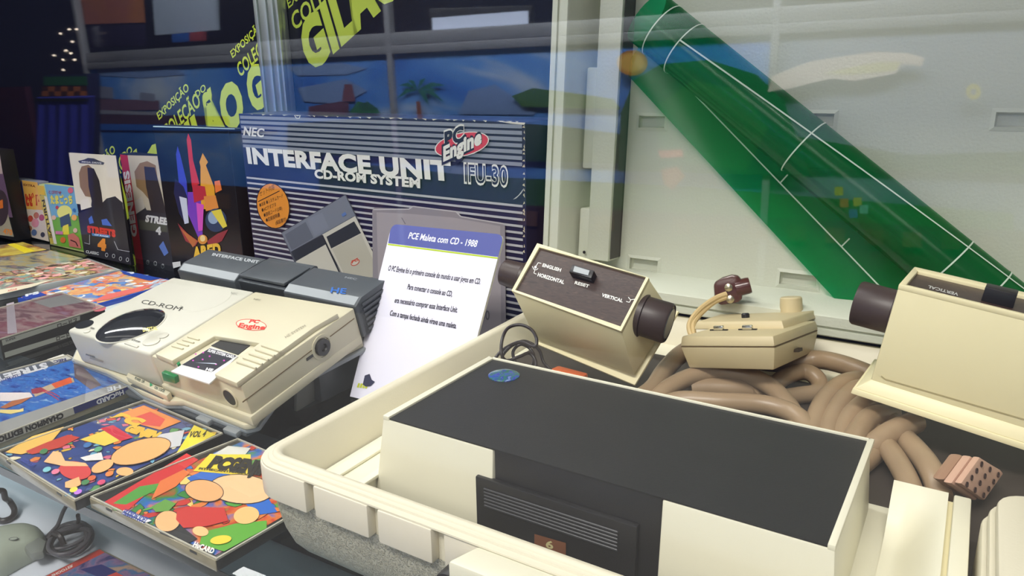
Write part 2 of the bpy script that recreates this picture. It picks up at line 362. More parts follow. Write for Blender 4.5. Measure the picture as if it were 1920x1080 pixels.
P.poly((60, 128, 88), [(655, 212), (672, 190), (700, 196), (715, 212)]); P.poly((52, 104, 82), [(672, 196), (690, 190), (712, 205), (680, 208)])
P.poly((150, 96, 80), [(781, 190), (789, 190), (798, 270), (788, 270)])
for tip, w_ in (((745, 185), 9), ((748, 160), 8), ((800, 146), 8), ((838, 160), 9), ((835, 192), 9), ((805, 198), 10), ((765, 150), 8), ((822, 172), 7)):
    dx, dy = tip[0]-784, tip[1]-166; l = math.hypot(dx, dy); nx, ny = -dy/l*w_/2, dx/l*w_/2
    P.poly((44, 120, 104), [(784, 168), (784+dx*.5+nx, 164+dy*.45+ny-3), tip, (784+dx*.5-nx, 164+dy*.45-ny-3)])
P.poly((70, 112, 52), [(960, 180), (1000, 165), (1060, 172), (1150, 185), (1165, 205), (980, 200)])
P.poly((36, 78, 52), [(540, 232), (700, 220), (900, 226), (1050, 236), (1250, 262), (1460, 250), (1700, 290), (2050, 280), (2050, 330), (540, 290)])
P.poly((60, 104, 56), [(600, 300), (900, 330), (1300, 350), (1900, 400), (1900, 440), (600, 380)])
P.poly((70, 52, 56), [(170, 330), (900, 380), (2050, 440), (2050, 560), (170, 470)])
for i in range(26): x = 180+i*72; P.poly((110, 78, 60) if i % 2 else (84, 60, 52), [(x, 350+i*4), (x+36, 352+i*4), (x+36, 380+i*4), (x, 378+i*4)])
P.poly((34, 92, 66), [(1165, 210), (1190, 150), (1240, 120), (1330, 112), (1420, 140), (1470, 190), (1520, 330), (1160, 320)]).poly((52, 120, 70), [(1230, 200), (1300, 150), (1390, 170), (1440, 240), (1400, 320), (1240, 300)])
P.poly((60, 60, 78), [(170, 470), (2050, 560), (2050, 900), (170, 800)])
P.poly((240, 224, 214), [(1448, 142), (1520, 115), (1640, 97), (1700, 99), (1733, 108), (1728, 124), (1690, 120), (1680, 138), (1600, 152), (1560, 147), (1480, 166), (1440, 172)])
P.poly((236, 226, 170), [(1540, 138), (1590, 128), (1640, 118), (1690, 116), (1680, 132), (1600, 140)])
P.ell((232, 216, 110), 1825, 172, 14, 15); P.ell((150, 160, 190), 1825, 172, 5, 6); P.ell((190, 130, 60), 1186, 118, 29, 24); P.ell((230, 180, 90), 1186, 118, 22, 18)
P.poly((236, 130, 110), [(1234, 282), (1280, 280), (1282, 294), (1240, 296)])
P.poly((190, 96, 60), [(1240, 318), (1270, 312), (1285, 330), (1262, 355), (1245, 345)])
for x, y, c in ((1565, 350, (206, 200, 70)), (1575, 372, (190, 120, 60)), (1600, 370, (206, 200, 70)), (1612, 384, (130, 200, 180)), (1592, 392, (60, 110, 190))): P.poly(c, [(x, y), (x+16, y), (x+16, y+16), (x, y+16)])
P.done('mural_print', wall)
def hall(px, w): q = MW.at(px[0], px[1], w); return MW.p(q[0], q[1], w)
def hbox(b, px4, w0, w1): return b.prism(MW, MW.ats(px4, w1), w0, w1)
t = thing('monitor', 'flat monitor with a white page on the counter across the hall', 'monitor', hall((900, 60), 0))
hbox(MB(), [(804, 16), (998, 10), (998, 54), (806, 64)], -0.05, -0.02).done('bezel', M_bplastic, t, bevel=0.004)
hbox(MB(), [(811, 34), (991, 20), (991, 47), (812, 57)], -0.02, -0.018).done('screen', mat('lit_screen', (215, 226, 250), 0.4, emit=1.6), t)
t = thing('notice_board', 'orange and pink board above the counter across the hall', 'board', hall((205, 40), 0))
b = MB(); hbox(b, [(148, 46), (268, 42), (262, -30), (145, -30)], -0.05, -0.03); b.done('board_face', busy('board_paper', [(172, 110, 60), (160, 96, 84), (150, 120, 70)], 2.2, 0.6), t)
t = thing('dark_screen', 'dark switched-off screen on the counter below the orange board', 'screen', hall((210, 88), 0))
b = MB(); hbox(b, [(158, 90), (272, 86), (268, 46), (155, 49)], -0.05, -0.03); b.done('screen_face', mat('dark_screen_glass', (44, 40, 66), 0.2), t, bevel=0.004)
t = thing('frosted_window', 'pale frosted glass window above the counter across the hall', 'window', hall((350, 60), 0))
b = MB(); hbox(b, [(292, 66), (408, 56), (404, -30), (285, -30)], -0.05, -0.03); b.done('pane', mat('frosted_glass', (168, 180, 198), 0.4, var=0.1, vscale=3), t)
for nm, q, c, lb in (('blue_box', [(323, 80), (354, 78), (354, 62), (323, 64)], (40, 90, 170), 'small blue box on the counter rail under the frosted window'),
                     ('red_box', [(356, 78), (378, 76), (378, 59), (356, 61)], (150, 64, 70), 'small red box on the counter rail beside the blue one')):
    o = hbox(MB(), q, -0.03, 0.01).done(nm, mat('carton_'+nm, c, 0.5, var=0.1), None, bevel=0.003); tag(o, lb, 'box')
t = thing('pedestal', 'dark pedestal with an orange and brown chequered band and green top edge', 'pedestal', hall((120, 185), 0.1))
hbox(MB(), [(84, 300), (166, 300), (164, 138), (84, 140)], 0.02, 0.10).done('body', mat('pedestal_navy', (40, 40, 80), 0.6), t)
hbox(MB(), [(83, 160), (164, 160), (162, 143), (83, 144)], 0.10, 0.105).done('green_edge', mat('pedestal_green', (40, 110, 66), 0.6), t)
P = Print(MW, 0.106, 0.0005)
for i in range(7):
    for j in range(2): P.poly((206, 120, 60) if (i+j) % 2 else (92, 52, 40), [(80+i*12, 162+j*9), (92+i*12, 162+j*9), (92+i*12, 171+j*9), (80+i*12, 171+j*9)])
P.done('chequers', t)
t = thing('draped_table', 'table under a violet blue cloth beside the chequered pedestal', 'table', hall((120, 300), 0.3))
b = MB(); rings = []
for k, (y, w_) in enumerate(((182, 0.22), (184, 0.30), (300, 0.33), (430, 0.36))):
    q = MW.ats([(70, y), (180, y)], w_); n_ = 24
    rings.append([MW.p(q[0][0]+(q[1][0]-q[0][0])*i/n_, q[0][1], w_+(0.018*math.sin(i*1.4) if k > 1 else 0)) for i in range(n_+1)])
b.loft(rings, caps=(False, False), closed=False); b.done('cloth', mat('violet_cloth', (52, 56, 170), 0.8, var=0.3, vscale=4), t)
MB().prism(MW, MW.ats([(76, 190), (174, 190), (174, 184), (76, 184)], 0.28), 0.24, 0.31).done('tabletop', M_bplastic, t)
o = MB().box(MW, MW.at(-60, 200)[0], MW.at(66, 200)[0], MW.at(60, 330)[1], MW.at(60, 162)[1], 0.0, 0.04).done('red_banner', busy('red_panel_paint', [(90, 24, 44), (60, 24, 60), (110, 34, 44)], 0.8, 0.7)); tag(o, 'dull red low banner standing left of the chequered pedestal across the hall', 'banner')
t = thing('fairy_lights', 'string of small white lights hanging above the chequered pedestal', 'lights', hall((125, 60), 0))
for i, (x, y) in enumerate(((131, 55), (137, 78), (115, 63), (125, 95), (134, 100), (103, 104), (120, 112), (120, 131), (141, 112), (145, 55))):
    MB().lathe(hall((x, y), 0.05), (0, 0, 1), [(0.001, -0.006), (0.006, -0.002), (0.006, 0.003), (0.001, 0.006)], 8).done('bulb', mat('bulb_glow', (255, 236, 214), 0.4, emit=14), t)
MB().tube([hall(q, 0.05) for q in ((131, 40), (131, 55), (137, 78), (115, 63), (125, 95), (134, 100), (103, 104), (120, 112), (141, 112), (120, 131))], 0.002, 5).done('wire', M_bplastic, t)
# ------------------------------------------------------------------ carrying case, its lid and what lies in it
S = Pl((-0.338, 0.298, Z0), -5)
CW, CD = 0.49, 0.405
suit = thing('carrying_case', 'open cream plastic carrying case with grained sides holding the old console', 'case', S.p(0, 0, 0))
def ring(pl, W_, D_, ins, z, r=0.024, n=7): return [pl.p(u, v, z) for u, v in rrect(ins-0.004, W_-ins, ins, D_-ins, max(0.004, r-ins), n)]
b = MB(); b.loft([ring(S, CW, CD, i, z) for i, z in ((0.040, 0.0), (0.030, 0.0025), (0.022, 0.008), (0.0155, 0.017), (0.0105, 0.030), (0.0075, 0.044), (0.0060, 0.0575))], caps=(True, False))
b.done('shell', M_leather, suit, ang=60)
b = MB(); b.loft([ring(S, CW, CD, i, z) for i, z in ((0.0065, 0.056), (0.0065, 0.0775), (0.0010, 0.0788), (0.0012, 0.0797), (0.0046, 0.0802), (0.0052, 0.0814), (0.0076, 0.0817), (0.0082, 0.0829), (0.0098, 0.0835), (0.0122, 0.0831),
    (0.0142, 0.0812), (0.0225, 0.0560))], caps=(False, False))
rim = b.done('rim', M_case, suit, ang=50)
o0 = [(0.049, 0.0)] + [(0.020+0.024*math.cos(R(a)), 0.024+0.024*math.sin(R(a))) for a in range(270, 179, -13)] + [(-0.004, 0.11)]
o1 = [(0.0035, 0.11)] + [(0.020+0.0165*math.cos(R(a)), 0.024+0.0165*math.sin(R(a))) for a in range(180, 271, 13)] + [(0.049, 0.0075)]
MB().prism(S, o0+o1, 0.0575, 0.0788).done('rim_block', M_caserim, suit, bevel=0.0014)
for a_, c_ in ((0.056, 0.0985), (0.1055, 0.1435), (0.30, 0.345), (0.352, 0.40), (0.408, 0.46)):
    MB().box(S, a_, c_, 0.0, 0.0075, 0.0575, 0.0788).done('rim_block', M_caserim, suit, bevel=0.0014)
for a_, c_ in ((0.118, 0.16), (0.168, 0.21), (0.218, 0.26), (0.268, 0.31), (0.318, 0.375)):
    MB().box(S, -0.004, 0.0035, a_, c_, 0.0575, 0.0788).done('rim_block', M_caserim, suit, bevel=0.0014)
MB().box(S, 0.150, 0.30, 0.002, 0.008, 0.0575, 0.0788).done('handle_recess', M_caserim, suit, bevel=0.0012)
hd = MB().prism(S, [(0.166, -0.016), (0.30, -0.016), (0.30, 0.003), (0.1725, 0.003)], 0.058, 0.0785).done('handle', M_cream, suit, bevel=0.002)
MB().loft([[S.p(0.1615+0.008*math.cos(k*math.pi/7), v, 0.058+0.0085*math.sin(k*math.pi/7)) for k in range(8)] + [S.p(0.1535, v, 0.03), S.p(0.1695, v, 0.03)] for v in (-0.012, 0.002)]).done('handle_pivot', M_bplastic, hd, bevel=0.001)
ur_w = S.at(1824, 937, 0.083)[0]
ins = MB().prism(S, [(0.020, 0.022), (0.056, 0.022), (0.056, 0.060), (0.345, 0.060), (0.345, 0.022), (CW-0.022, 0.022), (CW-0.022, CD-0.022), (0.020, CD-0.022)], 0.050, 0.0570).done('insert_tray', M_cream, suit)
MB().box(S, 0.026, 0.036, 0.026, 0.20, 0.057, 0.0595).done('tray_ridge', M_cream, ins, bevel=0.001)
MB().box(S, 0.052, 0.058, 0.03, 0.18, 0.057, 0.0600).done('tray_ridge', M_cream, ins, bevel=0.001)
MB().prism(S, [(0.026, 0.182), (ur_w, 0.182), (ur_w, 0.03), (CW-0.027, 0.03), (CW-0.027, 0.352), (0.026, 0.352)], 0.0565, 0.0576).done('storage_well', mat('dark_well_brown', (64, 56, 50), 0.6, var=0.25, vscale=30), ins)  # brown floor around the cables, darker than the cream tray
# moulded basin of the tray to the right of the console
ug, vb = S.at(1779, 924, 0.083); ul = S.at(1789, 929, 0.083)[0]; ur = S.at(1822, 937, 0.083)[0]; uk = 0.3465
def ss(x): x = max(0, min(1, x)); return x*x*(3-2*x)
NU, NV = 16, 16; b = MB(); V = []; F = []
for j in range(NV+1):
    v = 0.026 + (vb-0.026)*j/NV
    for i in range(NU+1):
        u = uk+(ug-uk)*i/NU; V.append(S.p(u, v, 0.083-0.024*ss((ug-u)/0.022)*ss((vb-v)/0.030)))
for j in range(NV):
    for i in range(NU): a_ = j*(NU+1)+i; F.append([a_, a_+1, a_+NU+2, a_+NU+1])
b.add(V, F); b.add([S.p(uk, vb, 0.083), S.p(ug, vb, 0.083), S.p(ug, vb, 0.055), S.p(uk, vb, 0.055)], [[0, 1, 2, 3]])
b.add([S.p(ug, 0.026, 0.083), S.p(ug, vb, 0.083), S.p(ug, vb, 0.055), S.p(ug, 0.026, 0.055)], [[0, 1, 2, 3]]); b.done('tray_basin', M_cream, suit, ang=50)
MB().box(S, ug, ul, 0.026, vb-0.002, 0.055, 0.079).done('tray_groove', M_yellowed, suit)
MB().box(S, ul, ur, 0.026, vb, 0.055, 0.083).done('tray_strip', M_cream, suit, bevel=0.001)
# stepped moulded block in the right front corner
q = [S.at(1846, 1010, 0.10)[0], S.at(1900, 923, 0.10)[1]]
b = MB()
for (i0, z0, z1) in ((0.0, 0.056, 0.088), (0.0035, 0.088, 0.096), (0.0075, 0.096, 0.104)):
    b.prism(S, rrect(q[0]+i0*.6, CW-0.024-i0, 0.028, q[1]-i0, 0.016, 6), z0, z1)
b.done('moulded_block', M_case, suit, bevel=0.0018)
# the lid, hinged at the back and leaning back 5 degrees
LU = Vector((S.v.x*math.sin(R(5)), S.v.y*math.sin(R(5)), math.cos(R(5))))
L = Pl.axes(S.p(-0.010, 0.388, 0.088), S.u, LU)
LW, LH, LDP = 0.50, 0.41, -0.055
lid = MB()
lid.loft([[L.p(u, v, w) for u, v in rrect(i, LW-i, i, LH-i, max(0.004, 0.024-i), 7)] for i, w in
          ((0.004, LDP-0.006), (0.0, -0.02), (0.0, -0.001), (0.001, 0.0), (0.0062, 0.0), (0.0066, -0.0025), (0.0084, -0.0025), (0.0088, 0.0), (0.0172, 0.0), (0.0190, -0.002), (0.026, LDP))], caps=(True, False))
lid = lid.done('lid', M_lid, suit, ang=40)
rec = []
for pts in ([(1199, 218), (1246, 218), (1246, 239), (1199, 239)], [(1515, 213), (1562, 213), (1562, 238), (1515, 238)], [(1868, 211), (1925, 211), (1925, 238), (1868, 238)],
            [(1182, 484), (1234, 489), (1232, 507), (1184, 504)], [(1463, 512), (1530, 517), (1530, 539), (1463, 532)]):
    U = [L.at(x, y, LDP) for x, y in pts]; rec.append((min(x[0] for x in U), max(x[0] for x in U), min(x[1] for x in U), max(x[1] for x in U)))
us = sorted({0.02, LW-0.02} | {x for r_ in rec for x in r_[:2]}); vs = sorted({0.02, LH-0.02} | {x for r_ in rec for x in r_[2:]})
b = MB(); V = [L.p(u, v, LDP) for v in vs for u in us]; F = []
for j in range(len(vs)-1):
    for i in range(len(us)-1):
        cu, cv = (us[i]+us[i+1])/2, (vs[j]+vs[j+1])/2
        if any(r_[0] < cu < r_[1] and r_[2] < cv < r_[3] for r_ in rec): continue
        k = j*len(us)+i; F.append([k, k+1, k+len(us)+1, k+len(us)])
b.add(V, F); b.done('lid_panel', M_lid, lid, smooth=False)
for r_ in rec:
    b = MB(); a_, c_, d_, e_ = r_; g = 0.0022; dp = LDP-0.007
    o_ = [(a_, d_), (c_, d_), (c_, e_), (a_, e_)]; i_ = [(a_+g, d_+g), (c_-g, d_+g), (c_-g, e_-g), (a_+g, e_-g)]
    b.loft([[L.p(u, v, LDP) for u, v in o_], [L.p(u, v, LDP-0.004) for u, v in o_], [L.p(u, v, dp) for u, v in i_]], caps=(False, True)); b.done('pocket', M_lid, lid, smooth=False)
    b = MB(); h = 0.0032; o2 = [(a_-h, d_-h), (c_+h, d_-h), (c_+h, e_+h), (a_-h, e_+h)]
    b.loft([[L.p(u, v, LDP+0.0002) for u, v in o2], [L.p(u, v, LDP+0.0012) for u, v in o_]], caps=(False, False)); b.done('pocket_rim', M_lid, lid, smooth=False)
ra, rb = L.at(1112, 250, -0.026)[0], L.at(1154, 250, -0.026)[0]
MB().box(L, ra, rb, 0.036, LH-0.02, LDP, -0.026).done('lid_rib', M_lid, lid, bevel=0.0012)
fo = L.at(1176, 250, LDP+0.001)[0]
MB().box(L, rb, rb+0.0008, 0.038, LH-0.02, LDP, -0.030).done('rib_shade_strip', mat('rib_shade_grey', (88, 88, 84), 0.8, bump=0.2, bscale=900, var=0.1), lid)  # dark grey strips paint the shade on the rib's right side
MB().box(L, rb+0.0008, fo, 0.038, LH-0.02, LDP+0.0002, LDP+0.003).done('rib_shade_strip', MATS['rib_shade_grey'], lid)
for y0, y1 in ((126, 316), (390, 560)):
    v0, v1 = L.at(1095, y1, -0.028)[1], L.at(1095, y0, -0.028)[1]
    MB().box(L, ra-0.012, ra-0.0005, max(v0, 0.03), v1, LDP, -0.029).done('hinge_block', M_lid, lid, bevel=0.002)
q = L.at(1095, 473, -0.0255); MB().prism(L, circ(q[0], q[1], 0.0016, n=12), -0.0262, -0.0255).done('screw_hole', M_bplastic, lid)

# --- the console
cons = thing('game_console', 'old white and black game console lying in the cream carrying case', 'console', S.p(0.2, 0.115, 0.057))
zt = 0.1000
fl, fr, brc, blc = S.at(720, 785, zt), S.at(1562, 1030, zt), S.at(1656, 836, zt), S.at(921, 680, zt)
T = [S.p(fl[0]-0.001, fl[1], zt), S.p(fr[0]+0.001, fl[1], zt), S.p(brc[0]+0.003, brc[1]+0.002, zt), S.p(blc[0]-0.006, brc[1]+0.002, zt)]
cl_, cr_ = S.at(917, 850, zt)[0], S.at(1238, 942, zt)[0]; fv = fl[1]
def Q(u, v, z): return S.p(u, v, z)
# white body: a back block and two front cheeks leave the black front bay between them
u_l, u_r, v_b = fl[0]-0.001, fr[0]+0.001, brc[1]+0.002
def block(b, ua_, uc_, va_, vc_, z0, z1, dfl=0.0, dfr=0.0, dff=0.0): b.hexa([Q(ua_-dfl, va_-dff, z0), Q(uc_+dfr, va_-dff, z0), Q(uc_+dfr, vc_, z0), Q(ua_-dfl, vc_, z0), Q(ua_, va_, z1), Q(uc_, va_, z1), Q(uc_, vc_, z1), Q(ua_, vc_, z1)])
b = MB(); block(b, u_l, cl_, fv, v_b, 0.030, zt, 0.010, 0.0, 0.004); b.done('cheek', M_cream, cons, bevel=0.0012)
b = MB(); block(b, cr_, u_r, fv, v_b, 0.030, zt, 0.0, 0.006, 0.004); b.done('cheek', M_cream, cons, bevel=0.0012)
b = MB(); block(b, cl_, cr_, fv+0.03, v_b, 0.0565, zt-0.0003); b.done('body', M_cream, cons)
b = MB()
for P4 in ([(u_l, fv), (u_l+0.0050, fv), (blc[0]-0.001, v_b-0.002), (blc[0]-0.006, v_b)], [(u_r-0.0035, fv), (u_r, fv), (u_r+0.0020, v_b), (u_r-0.0015, v_b)], [(u_l+0.006, v_b-0.0020), (u_r, v_b-0.0020), (u_r, v_b), (u_l+0.006, v_b)]): b.prism(S, P4, zt-0.001, zt+0.0022)
b.done('top_lip', M_cream, cons, bevel=0.0005)
tp = [(u_l+0.0052, fv+0.0005), (u_r-0.0036, fv+0.0005), (u_r-0.0018, v_b-0.0021), (blc[0]-0.0008, v_b-0.0021)]
top = MB().prism(S, tp, zt, zt+0.0009).done('top_panel', M_black, cons)
bay = MB(); bay.box(S, cl_+0.0004, cr_-0.0004, fv+0.0008, fv+0.031, 0.030, zt+0.0006); bay.done('front_bay', M_bplastic, cons, bevel=0.0008)
P = Print(S, zt+0.0012, 0.00012); e_ = S.at(945, 707, zt); a_ = S.at(976, 709, zt)
ru = abs(a_[0]-e_[0])
stk = MB().lathe(S.p(e_[0], e_[1], zt+0.0008), S.n, [(ru, 0), (ru, 0.0008), (ru*.85, 0.0016), (ru*.4, 0.0021), (0.0004, 0.0022)], 28).done('round_sticker', busy('blue_green_sticker', [(30, 50, 130), (50, 70, 170), (40, 110, 80), (44, 60, 150), (150, 180, 210)], 150, 0.1), cons)
# the cartridge in the front bay
FP = Pl.axes(S.p(0, fv-0.0035, 0), S.u, S.n)
cart = thing('game_cartridge', 'black cartridge with a ribbed grip and a small 6 label in the console front', 'cartridge', S.p(0.2, fv, 0.057))
cq = FP.ats([(891, 895), (1194, 986)]); c0, c1, ct = cq[0][0], cq[1][0], (cq[0][1]+cq[1][1])/2
MB().box(FP, c0, c1, 0.034, ct, -0.0040, 0.0).done('shell', M_bplastic, cart, bevel=0.0007)
gq = FP.ats([(908, 925), (1160, 1000)]); gt = ct-0.0055
for k in range(6): MB().box(FP, gq[0][0], gq[1][0], gt-0.0022*k-0.0016, gt-0.0022*k, 0.0, 0.0011).done('rib', mat('rib_plastic', (52, 53, 58), 0.4), cart, bevel=0.0004, seg=1)
lq = FP.ats([(1003, 998), (1061, 1012)]); P = Print(FP, 0.0013)
P.poly((120, 74, 50), [(1002, 1001), (1061, 1018), (1061, 1042), (1002, 1026)]); P.text((200, 190, 140), '6', (1023, 1026), (1037, 1030), (1024, 1012), 0.03)
P.done('label', cart)

# --- left controller, leaning in the back of the case
def frame_bars(b, pl, outer, inner, w0, w1):
    for k in range(4): b.prism(pl, [outer[k], outer[(k+1) % 4], inner[(k+1) % 4], inner[k]], w0, w1)
CL = Pl((-0.2696, 0.5289, -0.1788), -16.3, 43.1, 8.6)
con = thing('paddle_controller', 'cream controller with woodgrain panel reading ENGLISH and RESET, leaning behind the console', 'controller', CL.p(0.05, 0.02, -0.07), 'controllers in the carrying case')
tq = CL.ats([(961, 548), (1166, 624), (1218, 524), (1009, 459)]); hb_ = 0.066
topw = [CL.p(u, v, 0) for u, v in tq]; bt = [p - CL.n*hb_ for p in topw]
dy_ = 0.026; bw = [at_y(1004, 637, topw[0].y+dy_), at_y(1189, 704, topw[1].y+dy_), at_y(1262, 590, topw[2].y+dy_)]; bw.append(bw[0]+bw[2]-bw[1])
MB().hexa(bw + topw).done('body', M_yellowed, con, bevel=0.0012)
iq = CL.ats([(968, 546.5), (1165, 615), (1212.5, 523), (1013, 467)], 0.0)
b = MB(); frame_bars(b, CL, tq, iq, -0.001, 0.0026); b.done('panel_rim', M_yellowed, con, bevel=0.0006)
MB().prism(CL, iq, 0.0, 0.0006).done('face_panel', M_wood, con)
MB().prism(CL, CL.ats([(1072, 519), (1113, 531), (1119, 517), (1079, 505)], 0.001), 0.0004, 0.0085).done('button_base', M_bplastic, con, bevel=0.0004)
MB().prism(CL, CL.ats([(1075, 510), (1103.5, 517.5), (1106, 508.5), (1078, 500)], 0.0088), 0.0083, 0.0098).done('reset_button', mat('silver_button', (176, 182, 186), 0.5, bump=0.6, bscale=900), con)
P = Print(CL, 0.0008); wt = (238, 238, 232)
P.text(wt, 'ENGLISH', (1016.5, 499.5), (1051, 509.5), (1018.5, 493.5), 0.04).text(wt, 'HORIZONTAL', (1007.5, 517.5), (1057, 532.5), (1009.5, 511), 0.04)
P.text(wt, 'RESET', (1077, 532), (1103.5, 539.5), (1079, 526.5), 0.04).text(wt, 'VERTICAL', (1127.5, 555.5), (1167, 567), (1129.5, 549.5), 0.04)
P.line(wt, [(1015, 494), (1009, 492.5), (1005, 499)], 1.2).ell(wt, 1004, 501, 2.4, 2.6).line(wt, [(998, 499), (1001, 505), (1006, 506), (1009, 503)], 1.2).line(wt, [(1003, 506), (1001, 512), (1006, 514)], 1.2)
P.line(wt, [(1174, 565), (1180, 567), (1183, 562)], 1.2).line(wt, [(1178, 557), (1182, 562), (1190, 561)], 1.2); P.done('panel_lettering', con)
kc = snap(1206, 592, (topw[1]+topw[2]+bw[1]+bw[2])/4); ku = (CL.u*1.0 + CL.n*0.02 + fw*0.22).normalized()
kn = MB().lathe(kc - ku*0.003, ku, [(0.0175, 0), (0.0175, 0.004), (0.0160, 0.0045), (0.0162, 0.023), (0.0150, 0.0245), (0.0148, 0.0235)], 32).done('knob', M_brown, con, ang=40)
MB().lathe(kc + ku*0.0208, ku, [(0.0122, 0), (0.0119, 0.0008)], 28).done('knob_cap', mat('knob_cap_grey', (132, 138, 142), 0.35), kn)
kl = snap(978, 520, (topw[0]+topw[3]+bw[0]+bw[3])/4); MB().lathe(kl + ku*0.004, -ku, [(0.0135, 0), (0.0140, 0.003), (0.0125, 0.004), (0.0115, 0.021), (0.0105, 0.022)], 28).done('knob', M_brown, con, ang=40)
F4 = [snap(1002, 643, bw[0]-CL.n*0.002), snap(1190, 722, bw[1]-CL.n*0.004-CL.v*0.004), snap(1273, 583, bw[2]-CL.n*0.004), bw[3]-CL.n*0.003]
MB().hexa([p-CL.n*0.003 for p in F4] + F4).done('base_flange', M_yellowed, con, bevel=0.0008)

# --- right controller, upright, its plain back to the viewer
RC = Pl((0.0131, 0.5273, -0.138), -9.9, -0.3, 6.8)
rw, rd, rh = 0.1127, 0.0551, 0.072
con = thing('paddle_controller', 'cream controller turned back to front at the right, smooth plain side showing', 'controller', RC.p(rw/2, rd/2, -rh), 'controllers in the carrying case')
MB().hexa([RC.p(-0.001, -0.001, -rh), RC.p(rw+.001, -0.001, -rh), RC.p(rw+.001, rd, -rh), RC.p(-0.001, rd, -rh), RC.p(0, 0, 0), RC.p(rw, 0, 0), RC.p(rw, rd, 0), RC.p(0, rd, 0)]).done('body', M_yellowed, con, bevel=0.0014)
oq = [(0, 0), (rw, 0), (rw, rd), (0, rd)]; i2 = [(0.004, 0.003), (rw-0.004, 0.003), (rw-0.004, rd-0.010), (0.004, rd-0.010)]
b = MB(); frame_bars(b, RC, oq, i2, -0.001, 0.0030); b.done('panel_rim', M_yellowed, con, bevel=0.0006)
MB().prism(RC, i2, 0.0, 0.0006).done('face_panel', M_wood, con)
q4 = RC.ats([(1840, 560), (1900, 576)], 0.003); MB().box(RC, q4[0][0], q4[1][0], 0.016, 0.028, 0.0005, 0.010).done('reset_button', M_bplastic, con, bevel=0.0006)
P = Print(RC, 0.0008); P.text((200, 200, 196), 'VERTICAL', (1798, 550), (1741, 535), (1796, 555), 0.03); P.done('panel_lettering', con)
RF = Pl.axes(RC.p(0, -0.001, 0), RC.u, RC.n); P = Print(RF, 0.0004)
P.line((178, 166, 126), [(1652, 705), (1660, 711), (1930, 789)], 2.0).done('mould_line', con)
kp = snap(1678, 586, RC.p(0, rd*.5, -0.024)); kn = MB().lathe(kp + RC.u*0.004, -RC.u, [(0.0165, 0), (0.0165, 0.005), (0.0155, 0.0055), (0.0158, 0.028), (0.0148, 0.0295)], 32).done('knob', M_brown, con, ang=40)
f0 = RC.at(1606, 772, -rh-0.002); MB().hexa([RC.p(-0.010, -0.007, -rh-0.006), RC.p(rw+.01, -0.007, -rh-0.006), RC.p(rw+.01, rd+.006, -rh-0.006), RC.p(-0.010, rd+.006, -rh-0.006),
    RC.p(-0.0095, -0.0065, -rh-0.002), RC.p(rw+.01, -0.0065, -rh-0.002), RC.p(rw+.01, rd+.006, -rh-0.002), RC.p(-0.0095, rd+.006, -rh-0.002)]).done('base_flange', M_yellowed, con, bevel=0.0006)
MB().hexa([RC.p(-0.0085, -0.0055, -rh-0.002), RC.p(rw, -0.0055, -rh-0.002), RC.p(rw, rd, -rh-0.002), RC.p(-0.0085, rd, -rh-0.002), RC.p(-0.0005, -0.001, -rh+0.006), RC.p(rw, -0.001, -rh+0.006), RC.p(rw, rd, -rh+0.006), RC.p(-0.0005, rd, -rh+0.006)]).done('base_flare', M_yellowed, con, bevel=0.0008)

# --- switch box on the cables
B = Pl((-0.1321, 0.557, -0.2108), -14.4, -8.5, -12.5)
sb = thing('switch_box', 'tan plastic switch box with a round knob lying on the brown cables', 'switch box', B.p(0.035, 0.045, -0.017))
q = B.ats([(1275, 651), (1453, 652), (1535, 620)]); q.append((q[0][0]+q[2][0]-q[1][0], q[0][1]+q[2][1]-q[1][1]))
def inset(q, k): c = (sum(x[0] for x in q)/4, sum(x[1] for x in q)/4); return [(c[0]+(x-c[0])*k, c[1]+(y-c[1])*k) for x, y in q]
b = MB(); b.loft([[B.p(u, v, w) for u, v in inset(q, k)] for k, w in ((0.90, -0.0172), (0.995, 0.0))]); b.done('lower_shell', M_tan, sb, bevel=0.0014)
b = MB(); b.loft([[B.p(u, v, w) for u, v in inset(q, k)] for k, w in ((0.985, 0.0), (0.985, 0.0006))]); b.done('seam', mat('dark_seam_plastic', (120, 100, 70), 0.6), sb)  # darker tan joint between the two shells
b = MB(); b.loft([[B.p(u, v, w) for u, v in inset(q, k)] for k, w in ((1.0, 0.0006), (0.97, 0.0085))]); b.done('upper_shell', M_tan, sb, bevel=0.0016)
pq = [(1303, 613), (1470, 612)]; a_ = B.ats([(1305, 612), (1468, 611)], 0.0085); bb = B.ats([(1363, 585), (1528, 582)], 0.0145)
top4 = [B.at(1306, 603, 0.0145), B.at(1466, 601, 0.0145), bb[1], bb[0]]
b = MB(); b.loft([[B.p(u, v, 0.0080) for u, v in inset(top4, 1.06)], [B.p(u, v, 0.0145) for u, v in top4]]); b.done('raised_deck', M_tan, sb, bevel=0.0014)
kq = B.at(1484, 584, 0.0145); MB().lathe(B.p(kq[0], kq[1], 0.0140), (B.n*1.0+Vector((0, 0, .25))).normalized(), [(0.0098, 0), (0.0092, 0.0125), (0.0082, 0.0135)], 30).done('knob', M_tan, sb, ang=40)
for x, y in ((1348, 619), (1402, 618)):
    c = B.at(x, y, 0.0088); MB().box(B, c[0]-0.0075, c[0]+0.0075, c[1]-0.001, c[1]+0.001, 0.0085, 0.0095).done('switch_slot', M_bplastic, sb)
    MB().box(B, c[0]-0.0042, c[0]+0.0042, c[1]-0.0018, c[1]+0.0018, 0.0088, 0.0125).done('slide_switch', mat('switch_chrome', (214, 212, 200), 0.18, 0.9), sb, bevel=0.0008)
c = B.at(1398, 595, 0.0148); MB().lathe(B.p(c[0], c[1], 0.0144), B.n, [(0.0034, 0), (0.0034, 0.003), (0.0026, 0.0040)], 18).done('button', M_bplastic, sb)
